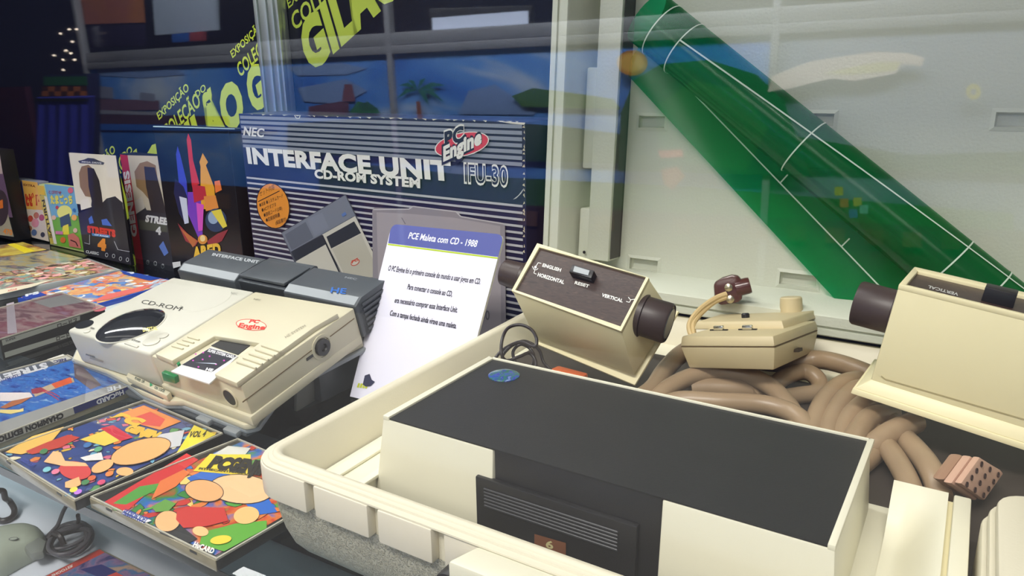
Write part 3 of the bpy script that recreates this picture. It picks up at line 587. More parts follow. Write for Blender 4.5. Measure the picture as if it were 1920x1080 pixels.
SP = Pl.axes(B.p(q[1][0], q[1][1], -0.001), B.p(*q[2], 0)-B.p(*q[1], 0), B.n); c = SP.at(1497, 656); MB().box(SP, c[0]-0.005, c[0]+0.005, c[1]-0.0012, c[1]+0.0012, -0.003, 0.0016).done('side_slot', mat('slot_dark', (60, 50, 36), 0.6), sb)

# --- antenna plug with its flat cord
pt = S.p(0.19, 0.378, 0.108); AP = Pl(snap(1373, 545, pt), 10, 78)
plug = thing('antenna_plug', 'brown antenna plug with two screws and a flat beige cord', 'plug', AP.p(0, -0.015, 0))
g = lambda px, py, w=0.0: AP.p(*AP.at(px, py, w), w)
MB().prism(AP, AP.ats([(1338, 533), (1342, 528), (1355, 520), (1372, 515), (1384, 516), (1392, 526), (1392, 560), (1384, 567), (1350, 572), (1340, 560)]), -0.010, 0.004).done('body', mat('plug_brown', (82, 48, 44), 0.2, var=0.1), plug, bevel=0.002)
ax = (g(1404, 535)-g(1384, 540)).normalized(); MB().lathe(g(1380, 541, -0.001), ax, [(0.0075, 0), (0.0075, 0.010), (0.0070, 0.0125), (0.0055, 0.0128), (0.0050, 0.010)], 24).done('barrel', MATS['plug_brown'], plug, ang=40)
MB().lathe(g(1380, 541, -0.001)+ax*0.010, ax, [(0.0035, 0), (0.0032, 0.002)], 14).done('contact', M_alu, plug)
for x, y in ((1366, 539), (1369, 561)): MB().lathe(g(x, y, 0.003), AP.n, [(0.0038, 0), (0.0036, 0.0018), (0.002, 0.0028), (0.0004, 0.003)], 16).done('screw', mat('screw_steel', (196, 186, 160), 0.25, 0.9, bump=0.4, bscale=600), plug)
for k, off in ((0, 0.0), (1, 0.0032)):
    pts = [g(1362, 551, 0.004)+Vector((0, 0, -off)), g(1340, 560, 0.008)+Vector((0, 0, -off)), snap(1312, 580, S.p(0.155, 0.35, 0.108))+Vector((off*.5, 0, -off)), snap(1294, 604, S.p(0.15, 0.335, 0.10))+Vector((off, 0, -off*.3)), snap(1294, 624, S.p(0.155, 0.325, 0.094))+Vector((off, 0, 0)), snap(1306, 640, S.p(0.17, 0.32, 0.090))]
    MB().tube(pts, 0.0024, 8).done('cord', mat('beige_cord', (204, 178, 128), 0.45, var=0.1), plug)

# --- thick brown cables
def hose(name, label, segs, r, n=12, group='brown cables in the carrying case'):
    pts = [S.p(*S.at(x, y, z), z) for x, y, z in segs]
    b = MB(); b.tube(pts, r, n, 7); o = b.done(name, M_cable, None, ang=70); return tag(o, label, 'cable', group)
hose('controller_cable', 'thick brown cable running under the tan switch box and behind the right controller',
     [(1150, 775, .066), (1218, 735, .068), (1246, 696, .072), (1277, 664, .075), (1310, 650, .073), (1370, 655, .068), (1430, 678, .070), (1490, 680, .076), (1530, 674, .080), (1575, 682, .082), (1620, 698, .082), (1660, 716, .080), (1720, 740, .074)], 0.0078)
hose('controller_cable', 'brown cable looping nearest the console edge below the switch box',
     [(1500, 812, .063), (1488, 775, .068), (1468, 748, .073), (1440, 722, .077), (1400, 703, .079), (1350, 697, .079), (1300, 705, .077), (1262, 722, .074), (1238, 740, .070), (1222, 762, .066), (1240, 762, .066), (1275, 750, .070), (1345, 753, .072), (1425, 757, .072), (1478, 771, .071), (1510, 795, .069), (1520, 826, .066), (1512, 870, .064)], 0.0070)
hose('controller_cable', 'short straight brown cable end lying inside the loop', [(1294, 729, .067), (1330, 727, .068), (1380, 729, .068), (1420, 731, .067)], 0.0086)
hose('controller_cable', 'brown cable curled up behind the loop under the switch box', [(1410, 742, .065), (1445, 726, .068), (1470, 708, .072), (1503, 697, .074), (1526, 704, .073), (1538, 722, .068), (1530, 736, .065), (1500, 741, .064), (1462, 747, .064)], 0.0068)
coil = [(1520, 845, .064), (1527, 800, .069), (1541, 760, .075), (1562, 733, .080), (1592, 716, .082), (1630, 716, .072), (1622, 780, .066), (1570, 850, .064),
        (1554, 815, .069), (1566, 776, .075), (1587, 745, .080), (1612, 729, .081), (1650, 735, .072), (1640, 800, .066), (1590, 860, .064),
        (1577, 822, .069), (1592, 785, .075), (1614, 762, .079), (1636, 750, .078), (1668, 765, .070), (1660, 820, .066), (1612, 870, .064), (1596, 840, .070), (1614, 802, .075), (1636, 780, .076), (1672, 776, .070)]
hose('controller_cable', 'coiled brown cable with side by side turns left of the right controller', coil, 0.0073)
hose('controller_cable', 'brown cable crossing low between console corner and right controller', [(1610, 850, .064), (1640, 832, .070), (1664, 815, .074), (1688, 803, .076), (1715, 792, .074)], 0.0078)
hose('controller_cable', 'brown cable coming down beside the console back corner', [(1630, 800, .068), (1655, 828, .068), (1674, 853, .070), (1692, 882, .070), (1707, 915, .068), (1715, 950, .064)], 0.0068)
hose('controller_cable', 'brown cable ending at the twelve-hole connector', [(1660, 775, .068), (1690, 815, .070), (1716, 843, .073), (1738, 870, .074), (1754, 900, .072), (1764, 935, .066)], 0.0072)

# --- twelve-hole connector
HP = Pl.axes(snap(1840, 897, S.p(0.40, 0.205, 0.085)), RT*0.81-UP*0.58+fw*0.64, RT*0.58+UP*0.81+fw*0.46)
cn = thing('cable_connector', 'dusty pink rectangular connector with twelve round holes beside the tray', 'connector', HP.p(0, 0, -0.02))
fq = HP.ats([(1802, 907), (1847, 939), (1883, 888), (1876, 880), (1862, 872), (1838, 857)])
M_pink = mat('dusty_pink_plastic', (206, 166, 144), 0.5, bump=0.1, bscale=700, var=0.08)
MB().prism(HP, fq, -0.004, 0.0).done('face_plate', M_pink, cn, bevel=0.0012)
MB().prism(HP, [(u*1.03-0.001, v*1.03-0.001) for u, v in fq], -0.009, -0.0042).done('collar', M_pink, cn, bevel=0.0012)
MB().prism(HP, fq, -0.017, -0.009, -0.0).done('body', mat('connector_tan', (160, 124, 100), 0.5, var=0.1), cn, bevel=0.003)
for x, y in ((1597, 240), (1660, 280), (1722, 320), (1560, 290), (1622, 330), (1687, 372), (1523, 342), (1585, 382), (1650, 425), (1487, 393), (1548, 433), (1612, 473)):
    c = HP.at(1440+x/4, 810+y/4); MB().loft([[HP.p(u, v, w) for u, v in circ(c[0], c[1], r_, n=12)] for r_, w in ((0.0017, 0.0003), (0.0017, 0.0007), (0.0014, 0.0007), (0.0013, 0.0002))], caps=(False, True)).done('hole', mat('hole_dark', (58, 34, 28), 0.7), cn)

# --- thin black cord and the orange block behind the console
pts = [(925, 676, .083), (944, 655, .09), (976, 641, .10), (1002, 650, .10), (1006, 635, .105), (996, 618, .108), (975, 609, .11), (953, 615, .108), (942, 635, .103), (940, 662, .095), (950, 676, .088), (975, 668, .09), (992, 662, .09), (1004, 676, .085), (1002, 694, .08), (985, 700, .078), (968, 682, .08), (962, 660, .088), (975, 646, .094), (992, 652, .09), (1001, 668, .085), (996, 688, .08), (975, 690, .08), (950, 680, .082), (942, 668, .088), (960, 648, .094), (985, 640, .096), (1010, 655, .09), (1020, 680, .08), (1040, 700, .075)]
o = MB().tube([S.p(*S.at(x, y, z), z) for x, y, z in pts], 0.0014, 7, 6).done('thin_cord', mat('black_cord', (40, 33, 36), 0.35, var=0.2), None, ang=80); tag(o, 'thin black cord in loose loops behind the console left corner', 'cord')
o = thing('orange_block', 'orange plastic block half hidden between the console and left controller', 'block', S.p(0.17, 0.19, 0.058))
MB().prism(S, S.ats([(1031, 691), (1047, 684), (1104, 699), (1082, 713)], 0.078), 0.0575, 0.078).done('body', mat('orange_plastic', (196, 92, 44), 0.4, var=0.12), o, bevel=0.002)
q = S.ats([(985, 700), (1075, 728), (1090, 715), (1010, 690)], 0.064); MB().prism(S, q, 0.0575, 0.064).done('black_foot', M_bplastic, o, bevel=0.001)

# --- rolled green film leaning in the lid
roll = thing('green_film_roll', 'rolled translucent green film with white grid lines leaning in the case lid', 'film', L.p(0.3, 0.1, 0))
RW = -0.026; rr0 = 0.0262
A_ = L.at(1213, 34, RW); B_ = L.at(1945, 637, RW); da = Vector((B_[0]-A_[0], B_[1]-A_[1])); Ln = da.length; da /= Ln
ex = (L.u*da.x + L.v*da.y); e1 = -(L.u*(-da.y) + L.v*da.x); e1 = e1 if e1.z < 0 else -e1; e2 = L.n
def axp(s): return L.p(A_[0]+da.x*s, A_[1]+da.y*s, RW)
def sect(s):
    f = 0.028+0.044*s/Ln; r = rr0; pts = [(r+f, -r*0.80), (r+f*.5, -r*0.97), (r*.5, -r)]
    for k in range(0, 33): a = R(-90 - k*450/32); q_ = r*(1-0.0016*k); pts.append((q_*math.cos(a), q_*math.sin(a)))
    return [axp(s)+e1*x+e2*y for x, y in pts]
M_film = bpy.data.materials.new('green_film'); M_film.use_nodes = True; nt = M_film.node_tree; pb_ = nt.nodes['Principled BSDF']
pb_.inputs['Base Color'].default_value = srgb((0, 128, 66))+(1,); pb_.inputs['Roughness'].default_value = 0.16
tr_ = nt.nodes.new('ShaderNodeBsdfTransparent'); tr_.inputs[0].default_value = (0.03, 0.56, 0.27, 1); mx_ = nt.nodes.new('ShaderNodeMixShader'); mx_.inputs[0].default_value = 0.36
nt.links.new(tr_.outputs[0], mx_.inputs[1]); nt.links.new(pb_.outputs[0], mx_.inputs[2]); nt.links.new(mx_.outputs[0], nt.nodes['Material Output'].inputs['Surface'])
b = MB(); b.loft([sect(Ln*k/24) for k in range(25)], caps=(False, False), closed=False); b.cur = 1; b.m = [0]*len(b.m); b.done('film', M_film, roll, ang=80)
M_line = mat('white_grid_line', (206, 220, 206), 0.5)
def strip(name, P1, P2):
    n = len(P1); b = MB(); b.cur = 1; b.add(P1+P2, [[i, i+1, n+i+1, n+i] for i in range(n-1)]); b.m = [0]*len(b.m); b.done(name, M_line, roll, smooth=False)
def sof(px, py): q = L.at(px, py, RW); return (q[0]-A_[0])*da.x + (q[1]-A_[1])*da.y
for px, py in ((1240, 62), (1284, 92), (1500, 284), (1786, 487), (1876, 528)):
    s_ = sof(px, py); ring_ = lambda s, k: [axp(s)+(e1*math.cos(R(a))+e2*math.sin(R(a)))*rr0*k for a in range(-20, 201, 10)]
    strip('ring_line', ring_(s_-0.0006, 1.012), ring_(s_+0.0006, 1.012))
P1, P2 = [], []
for k in range(25):
    s_ = sof(1284, 92)+(Ln-sof(1284, 92))*k/24; a = R(104+55*k/24); w_ = 0.0007/rr0
    P1.append(axp(s_)+(e1*math.cos(a-w_)+e2*math.sin(a-w_))*rr0*1.012); P2.append(axp(s_)+(e1*math.cos(a+w_)+e2*math.sin(a+w_))*rr0*1.012)
strip('long_line', P1, P2)
P1, P2 = [], []; sa_, sb_ = sof(1262, 138), sof(1665, 535)
for k in range(25):
    s_ = sa_+(Ln-sa_)*k/24; x = rr0*1.0+0.0255*(s_-sa_)/(sb_-sa_)
    P1.append(axp(s_)+e1*(x-0.0006)+e2*(-rr0*0.86)); P2.append(axp(s_)+e1*(x+0.0006)+e2*(-rr0*0.85))
strip('long_line', P1, P2)
for px, py in ((1466, 330), (1580, 458)):
    s_ = sof(px, py); x = rr0+0.0255*(s_-sa_)/(sb_-sa_)
    strip('cross_line', [axp(s_-0.0006)+e1*(x-0.010)+e2*(-rr0*0.84), axp(s_-0.0006)+e1*x+e2*(-rr0*0.84)], [axp(s_+0.0006)+e1*(x-0.010)+e2*(-rr0*0.84), axp(s_+0.0006)+e1*x+e2*(-rr0*0.84)])
# ------------------------------------------------------------------ the docked console, drive and base unit
zu = -0.2495; k_ = zu/-0.255
U = Pl((-0.76*k_, 0.454*k_, zu), -5.77, 13.2)
dock = thing('interface_unit', 'grey and cream docking unit holding the disc drive and small console', 'docking unit', (U.o.x+0.14, U.o.y+0.06, Z0))
UW, UD = U.at(664, 577)[0], U.at(664, 577)[1]
tray = U.ats([(136, 672), (197, 694), (236, 714), (262, 733), (307, 752), (342, 752), (424, 784), (456, 797), (476, 794), (528, 720), (560, 702), (680, 641), (664, 600), (324, 530), (150, 640)], -0.040)
MB().prism(U, tray, -0.046, -0.040).done('cream_tray', M_console, dock, bevel=0.0015)
rimq = U.ats([(134, 676), (197, 701), (236, 722), (262, 742), (305, 762), (340, 762), (424, 796), (460, 808), (486, 802), (536, 733), (690, 652), (668, 610), (324, 535), (148, 645)], -0.047)
MB().prism(U, rimq, -0.051, -0.046).done('grey_rim', M_greyl, dock, bevel=0.0015)
lowq = [(x[0], x[1]) for x in U.ats([(240, 742), (372, 787), (398, 795), (462, 818), (486, 806), (536, 736), (690, 655), (668, 612), (324, 537), (150, 650)], -0.053)]
MB().prism(U, lowq, -0.0545, -0.0512).done('lower_rim', M_grey, dock, bevel=0.001)
for x, y in ((385, 787), (437, 808)):
    c = U.at(x, y, -0.05); MB().box(U, c[0]-0.009, c[0]+0.009, c[1]-0.004, c[1]+0.003, -0.053, -0.0475).done('latch_tab', M_greyl, dock, bevel=0.001)
MB().prism(U, U.ats([(245, 722), (305, 748), (328, 742), (262, 714)], -0.0395), -0.0405, -0.0392).done('switch_recess', M_grey, dock)
SWB = U.ats([(236, 706), (312, 742), (320, 735), (240, 698)], -0.033)
MB().prism(U, SWB, -0.040, -0.033).done('power_bar', M_console, dock, bevel=0.0008)
P = Print(U, -0.0328); P.text((70, 90, 86), 'POWER  OFF', (252, 711), (270, 719), (254, 706), 0.02).poly((20, 150, 100), [(281, 717), (287, 722), (281, 725)]).text((70, 90, 86), 'ON  LOCK', (289, 728), (308, 736), (291, 723), 0.02); P.done('bar_lettering', dock)
# grey rear section
d0 = UD+0.0005
hv = 0.1885
prof = [(d0, -0.034), (d0, 0.0006), (d0+0.0008, 0.0014), (d0+0.0098, 0.0060), (d0+0.0112, 0.0064), (hv-0.003, 0.0067), (hv, 0.0045), (hv+0.001, -0.034)]
ul_, ur_ = U.at(328, 511)[0], U.at(664, 577)[0]+0.002
seg = [(ul_, U.at(453, 513, 0.006)[0]-0.001, 0.0), (U.at(453, 513, .006)[0]+0.001, U.at(541, 531, .006)[0]-0.001, -0.006), (U.at(541, 531, .006)[0]+0.001, ur_, 0.0)]
b = MB()
for a_, c_, dz in seg: b.loft([[U.p(u, v+(0.004 if dz else 0), w+(dz*.5 if 0.004 < w < 0.0066 and v < d0+0.02 else 0)) for v, w in prof] for u in (a_, c_)])
b.done('rear_housing', M_grey, dock, bevel=0.0008)
MB().box(U, ul_, ur_, d0+0.004, hv-0.002, -0.034, 0.001).done('housing_core', M_grey, dock)
MB().box(U, seg[1][0]+0.001, seg[1][1]-0.001, d0+0.006, hv-0.005, 0.004, 0.0076).done('centre_button', M_grey, dock, bevel=0.001)
for a_, c_ in ((seg[0][0]+0.003, seg[0][1]-0.001), (seg[2][0]+0.001, seg[2][1]-0.003)):
    MB().add([U.p(a_, d0+0.0010, 0.0019), U.p(c_, d0+0.0010, 0.0019), U.p(c_, d0+0.0096, 0.0063), U.p(a_, d0+0.0096, 0.0063)], [[0, 1, 2, 3]]).done('bevel_strip', M_greyl, dock, smooth=False)
for k in range(6): MB().box(U, ur_+0.0002, ur_+0.0012, d0+0.008, hv-0.004, -0.030+0.0055*k, -0.0275+0.0055*k).done('side_ridge', M_grey, dock)
for c_, t_, a_, b_, d_, n_ in (((190, 196, 200), 'INTERFACE UNIT', (397, 479), (484, 494), (400, 474), 'housing_lettering'), ((60, 110, 190), 'HE', (619, 548), (648, 551), (622, 538), 'blue_logo'), ((150, 156, 160), 'NEC', (646, 521), (668, 525), (648, 518), 'maker_mark')):
    Print(U, 0.0069).text(c_, t_, a_, b_, d_, 0.03).done(n_, dock)
# grey foot that raises the back
FT = Pl((at_z(556, 772, Z0)), -8); q0 = at_z(556, 772, Z0)
ftb = [snap(556, 772, q0), snap(690, 722, q0+FT.v*0.16), snap(700, 608, q0+FT.v*0.15+Vector((0, 0, .055))), snap(559, 655, q0+Vector((0, 0, .055)))]
MB().hexa([ftb[0]-FT.u*0.004, ftb[0], ftb[1], ftb[1]-FT.u*0.004, ftb[3]-FT.u*0.004, ftb[3], ftb[2], ftb[2]-FT.u*0.004]).done('rear_foot', mat('warm_grey_plastic', (124, 124, 120), 0.45, var=0.05), dock, bevel=0.0008)
FB = Pl((U.o.x, U.o.y, Z0), -5.77); MB().box(FB, 0.03, UW-0.02, 0.10, 0.17, 0.0, 0.050).done('foot_block', M_grey, dock, bevel=0.002)

drive = thing('disc_drive', 'cream disc drive with a round dark window docked on the left of the base unit', 'disc drive', U.p(0.07, 0.06, -0.038))
dq = U.ats([(125, 619), (279, 664), (330, 635), (410, 586), (477, 546), (325, 519)])
b = MB(); b.prism(U, dq, -0.0395, 0.0)
b.done('body', M_drive, drive, bevel=0.003, seg=3)
c = U.at(246, 610); rr_ = abs(U.at(312, 616)[0]-U.at(180, 603)[0])*0.345
dome = MB().lathe(U.p(c[0], c[1], -0.0002), U.n, [(rr_, 0), (rr_, 0.0012), (rr_*.93, 0.0028), (rr_*.75, 0.0052), (rr_*.5, 0.0070), (rr_*.25, 0.0079), (0.0004, 0.0082)], 44).done('disc_window', mat('dark_window_plastic', (16, 22, 32), 0.06, coat=1.0), drive, ang=50)
MB().lathe(U.p(c[0], c[1], -0.0002), U.n, [(rr_+0.0015, 0), (rr_+0.0015, 0.0008), (rr_, 0.0008)], 44, caps=(False, False)).done('window_ring', M_drive, drive)
c2 = U.at(388, 562); MB().lathe(U.p(c2[0], c2[1], -0.0003), U.n, [(0.026, 0), (0.0255, 0.0006), (0.001, 0.0007)], 40).done('lid_disc', M_drive, drive)
c = U.at(158.5, 608.5); MB().prism(U, circ(c[0], c[1], 0.0105, 0.0085, 24), -0.0002, 0.0004).done('small_window', mat('dark_window_plastic', (16, 22, 32), 0.06, coat=1.0), drive)
for x, y, ru_, rv_ in ((284, 641, 0.0095, 0.0075), (306, 630, 0.006, 0.005), (163, 622, 0.004, 0.003)):
    c = U.at(x, y); MB().prism(U, circ(c[0], c[1], ru_, rv_, 22), -0.0002, 0.0011).done('button', M_drive, drive, bevel=0.0004)
MB().prism(U, U.ats([(233, 645), (257, 653), (261, 650), (238, 642)]), -0.0002, 0.0012).done('slide_bar', M_drive, drive, bevel=0.0003)
P = Print(U, 0.0003); dk = (58, 58, 54)
P.text(dk, 'CD-ROM', (263, 568), (336, 583), (270, 561), 0.0).text(dk, '2', (337, 578), (343, 580), (339, 573)); P.done('title_lettering', drive); P = Print(U, 0.0003); P.text(dk, 'STOP', (246, 638), (262, 643), (248, 635), 0.02).text(dk, 'II', (281, 640), (285, 641), (282, 637), 0.04).text(dk, 'OPEN', (168, 616), (176, 618), (170, 613), 0.02)
P.done('lettering', drive); Print(U, 0.0003).text((150, 150, 140), 'NEC', (432, 551), (445, 553), (434, 547), 0.0).done('maker_mark', drive)
DF = Pl.axes(U.p(*dq[0], 0), U.p(*dq[1], 0)-U.p(*dq[0], 0), U.n); P = Print(DF, 0.0003)
P.text(dk, 'PHONES', (161, 666), (178, 671), (161, 663), 0.02).poly((150, 148, 138), [(168, 672), (193, 680), (194, 677), (169, 669)]); P.done('front_lettering', drive)
P = Print(U.shift(0, 0, 0.0072), 0.0004); P.text((226, 214, 120), 'DIGITAL', (268, 622), (296, 618), (267, 615), 0.04).done('window_lettering', drive)

pce = thing('small_console', 'cream small console with a red oval logo and a card in its slot', 'console', U.p(0.21, 0.06, -0.042))
pq_ = U.ats([(283, 667), (452, 724), (664, 577), (478.5, 546), (412, 586)]); yl = M_console
MB().prism(U, pq_, -0.0400, -0.0002).done('body', yl, pce, bevel=0.0018, seg=2)
MB().prism(U, [(u+(0.002 if u > .1 else 0), v-(0.003 if v < .02 else 0)) for u, v in pq_[:2]] + [pq_[2], pq_[3], pq_[4]], -0.0402, -0.030).done('lower_shell', yl, pce, bevel=0.0015)
tp_ = U.ats([(290, 663), (322, 676), (402, 629), (486, 643), (401, 701), (443, 718), (589, 613), (634, 587), (487, 555), (420, 583)], 0.0052)
MB().prism(U, tp_, -0.0004, 0.0052).done('top_shell', yl, pce, bevel=0.0012)
MB().prism(U, U.ats([(396, 648), (419, 635), (471, 646), (446, 665)], 0.0004), -0.0002, 0.0006).done('card_slot', mat('slot_black', (20, 20, 22), 0.5), pce)
for k in range(4):
    x, y = 322+10*k, 652-5.6*k; q = U.ats([(x, y), (x+21, y+6), (x+24, y+4.2), (x+3, y-1.6)], 0.0042); MB().prism(U, q, 0.0050, 0.0068).done('vent_ridge', yl, pce, bevel=0.0003, seg=1)
for k in range(5):
    x, y = 444+11.5*k, 683-7.8*k; q = U.ats([(x, y), (x+36, y+12), (x+39, y+9.8), (x+3, y-2)], 0.0042); MB().prism(U, q, 0.0050, 0.0070).done('vent_ridge', yl, pce, bevel=0.0003, seg=1)
P = Print(U, 0.0054); rd_ = (214, 60, 50)
P.ell(rd_, 471, 609, 29, 10.5, 6).ell((226, 218, 190), 471, 609, 27.5, 9.3, 6).text(rd_, 'PC', (466, 605), (485, 606), (470, 599), 0.06).text(rd_, 'Engine', (446, 613), (496, 618), (450, 605), 0.05)
P.text((120, 116, 100), 'NEC', (475, 562), (488, 564), (477, 559)).text((150, 144, 124), 'HE SYSTEM', (536, 634), (574, 612), (533, 630), 0.0).text((150, 144, 124), 'POWER', (292, 661), (306, 654), (291, 658)); P.done('lettering', pce)
PF = Pl.axes(U.p(*pq_[0], 0), U.p(*pq_[1], 0)-U.p(*pq_[0], 0), U.n)
sq = PF.ats([(304, 697), (329, 706), (331, 719), (308, 713)], 0.003); MB().prism(PF, sq, -0.001, 0.004).done('power_switch', mat('green_switch', (16, 132, 72), 0.3, var=0.2, vscale=200), pce, bevel=0.0006)
q = U.ats([(331, 681), (336, 677), (338, 681), (333, 685)], 0.003); MB().prism(U, q, 0.0005, 0.003).done('lock_tab', MATS['green_switch'], pce)
c = PF.at(430, 746, 0.001); MB().lathe(PF.p(c[0], c[1], -0.001), PF.n, [(0.0095, 0), (0.0095, 0.002), (0.0080, 0.0022), (0.0078, 0.0008)], 26).done('pad_port', yl, pce, ang=40)
MB().lathe(PF.p(c[0], c[1], 0.0), PF.n, [(0.0077, 0), (0.0077, 0.0008)], 24).done('port_socket', M_bplastic, pce)
PR = Pl.axes(U.p(*pq_[1], 0), U.p(*pq_[2], 0)-U.p(*pq_[1], 0), U.n)
c = PR.at(605, 651, 0.001); MB().lathe(PR.p(c[0], c[1], -0.001), PR.n, [(0.0125, 0), (0.0125, 0.0018), (0.0100, 0.002), (0.0098, 0.0008)], 28).done('side_port', yl, pce, ang=40)
MB().lathe(PR.p(c[0], c[1], 0), PR.n, [(0.0085, 0), (0.0080, 0.003), (0.004, 0.003), (0.003, 0.001)], 22).done('side_jack', M_bplastic, pce)
MB().prism(PR, PR.ats([(574, 672), (588, 662), (589, 667), (575, 677)]), -0.0005, 0.0006).done('side_slot', M_bplastic, pce)
MB().prism(PR, PR.ats([(455, 755), (664, 598), (664, 596), (455, 753)]), -0.0005, 0.0003).done('side_seam', MATS['dark_seam_plastic'], pce)
card = thing('game_card', 'white card with a dark printed label pushed into the small console', 'card', U.p(*U.at(380, 690), 0.001))
MB().prism(U, U.ats([(320, 696), (392, 719), (401, 711), (446, 667), (396, 650), (340, 684)], 0.0026), 0.0008, 0.0026).done('card_body', mat('white_card', (224, 224, 220), 0.35), card, bevel=0.0004)
P = Print(U, 0.0027); P.poly((24, 22, 40), [(341, 684), (397, 698), (444, 667), (393, 653)]).text((236, 236, 240), 'SUPER SYSTEM CARD', (389, 659), (437, 672), (392, 654), 0.04).text((236, 236, 240), 'HE', (385, 694), (398, 697), (388, 689), 0.05)
for x, y in ((381, 661), (367, 664), (380, 674), (393, 668), (362, 676), (420, 676), (372, 688), (405, 683)): P.ell((200, 60, 180), x, y, 1.8, 1.4)
P.poly((210, 220, 240), [(366, 680), (404, 681), (407, 683)]); P.done('card_label', card)

# ------------------------------------------------------------------ information card
cp = (at_z(656, 748, Z0)); IC = Pl((-0.456, 0.537, Z0+0.002), -2.2, 62.3)
sign = thing('information_card', 'white information card with a blue heading strip leaning between box and carrying case', 'sign', IC.p(0.065, 0.0, 0))
bl_, tl_, tr_2, br_ = IC.at(654, 752), IC.at(735, 420), IC.at(945, 440), IC.at(890, 650)
dirr = ((br_[0]-tr_2[0])/(br_[1]-tr_2[1])); brc_ = (tr_2[0]+dirr*(0-tr_2[1]), 0.0005)
def rc(a, b_, c, r, n=5):
    out = []
    for k in range(n+1):
        t = k/n; p = [(1-t)**2*(a_i+(b_i-a_i)*(1-r/math.dist(a, b_)))+2*t*(1-t)*b_i+t*t*(b_i+(c_i-b_i)*r/math.dist(b_, c)) for a_i, b_i, c_i in zip(a, b_, c)]; out.append(tuple(p))
    return out
bl2 = (bl_[0], 0.0005); outl = [bl2, brc_] + rc(brc_, tr_2, tl_, 0.008) + rc(tr_2, tl_, bl2, 0.008)
MB().prism(IC, outl, -0.003, 0.0).done('board', mat('sign_edge', (238, 236, 226), 0.4), sign)
P = Print(IC, 0.0001); P.local(mat('sign_paper', (232, 230, 246), 0.35), outl)
h1, h2 = IC.at(728, 456), IC.at(934, 482)
P.local((84, 92, 160), [h1, h2] + rc(brc_, tr_2, tl_, 0.008) + rc(tr_2, tl_, bl2, 0.008))
P.line((176, 200, 40), [(727, 458), (933, 484)], 3.0)
P.text((238, 240, 250), 'PCE Maleta com CD - 1988', (765, 447), (893, 463), (769, 435), 0.02)
ik = (36, 32, 50)
P.text(ik, 'O PC Engine foi o primeiro console do mundo a usar jogos em CD.', (727, 507), (900, 533), (730, 497), 0.02)
P.text(ik, 'Para conectar o console ao CD,', (763, 542), (847, 556), (766, 532), 0.02)
P.text(ik, 'era necessário comprar essa Interface Unit.', (739, 567), (857, 586), (742, 557), 0.02)
P.text(ik, 'Com a tampa fechada ainda virava uma maleta.', (730, 591), (855, 616), (733, 581), 0.02)
for k in range(4): P.poly((196, 204, 50), [(669+k*5, 726+k*.6), (672+k*5, 718+k*.6), (675.5+k*5, 719+k*.6), (672.5+k*5, 727+k*.6)])
P.poly((44, 48, 78), [(680, 721), (684, 704), (693, 701), (697, 712), (703, 716), (695, 724), (686, 725)]); P.done('card_print', sign)
MB().box(IC, 0.04, 0.09, 0.02, 0.15, -0.005, -0.003).done('easel_back', mat('clear_acrylic', (210, 214, 220), 0.1), sign)
MB().hexa([Vector((IC.p(x, 0, 0).x, y, Z0+0.0005)) for x, y in ((0.05, 0.655), (0.08, 0.655), (0.08, 0.660), (0.05, 0.660))] + [IC.p(0.05, 0.15, -0.004), IC.p(0.08, 0.15, -0.004), IC.p(0.08, 0.155, -0.006), IC.p(0.05, 0.155, -0.006)]).done('easel_leg', MATS['clear_acrylic'], sign)

# ------------------------------------------------------------------ the wide navy box
o_ = at_y(468, 480, 0.765); BX = Pl((o_.x, o_.y, Z0), -8, 90)
w0 = BX.at(447, 213)[0]; w1 = BX.at(985, 228)[0]; hh = BX.at(447, 213)[1]
box = thing('console_box', 'wide worn navy box with silver stripes behind the information card', 'box', BX.p((w0+w1)/2, 0, -0.03))
MB().box(BX, w0, w1, 0.0005, hh, -0.075, 0.0).done('carton', mat('navy_carton', (34, 34, 74), 0.32, var=0.1, vscale=10), box, bevel=0.0008)
P = Print(BX, 0.0002); nv = (34, 33, 74); v = lambda y, x=452: BX.at(x, y)[1]
st1 = mat('silver_ink', (158, 162, 176), 0.3, 0.2, var=0.1, vscale=30); st2 = mat('pale_stripe_ink', (190, 190, 196), 0.35, var=0.08, vscale=30)
va, vb_ = v(217), v(279); n1 = 7; pit = (va-vb_)/n1
for k in range(n1): P.local(st1, [(w0+0.003, va-pit*k), (w0+0.003, va-pit*(k+.62)), (w1-0.004, va-pit*(k+.62)), (w1-0.004, va-pit*k)])
v3 = v(330); pit2 = 0.0072; k = 0
while v3-pit2*k > 0.004: P.local(st2, [(w0+0.003, v3-pit2*k), (w0+0.003, v3-pit2*(k+.36)), (w1-0.004, v3-pit2*(k+.36)), (w1-0.004, v3-pit2*k)]); k += 1
ww = (236, 234, 228)
P.text(ww, 'NEC', (456, 253), (494, 257), (458, 237), 0.03)
P.text(ww, 'INTERFACE UNIT', (465, 305), (847, 338), (461, 276), 0.05)
P.text(ww, 'CD-ROM SYSTEM', (590, 333), (788, 352), (589, 317), 0.05)
P.text(ww, 'IFU-30', (870, 342), (953, 350), (869, 304), 0.05); P.text(nv, 'IFU-30', (872, 340.4), (951, 348), (871, 305.8), 0.005)
P.ell(ww, 866, 271, 52, 22.5, -12).ell((220, 70, 96), 866, 271, 50, 20.8, -12)
P.text(ww, 'PC', (833, 276), (871, 262), (832, 247), 0.10).text((38, 40, 72), 'PC', (834, 275), (870, 262), (833, 248), 0.05)
P.text((38, 40, 72), 'Engine', (828, 306), (904, 269), (828, 274), 0.10).text(ww, 'Engine', (831, 302), (903, 268), (831, 275), 0.05)
P.ell((30, 28, 50), 512, 386, 31, 43.5, -12).ell((232, 146, 44), 512, 386, 29.5, 42, -12)
bk_ = (70, 46, 30)
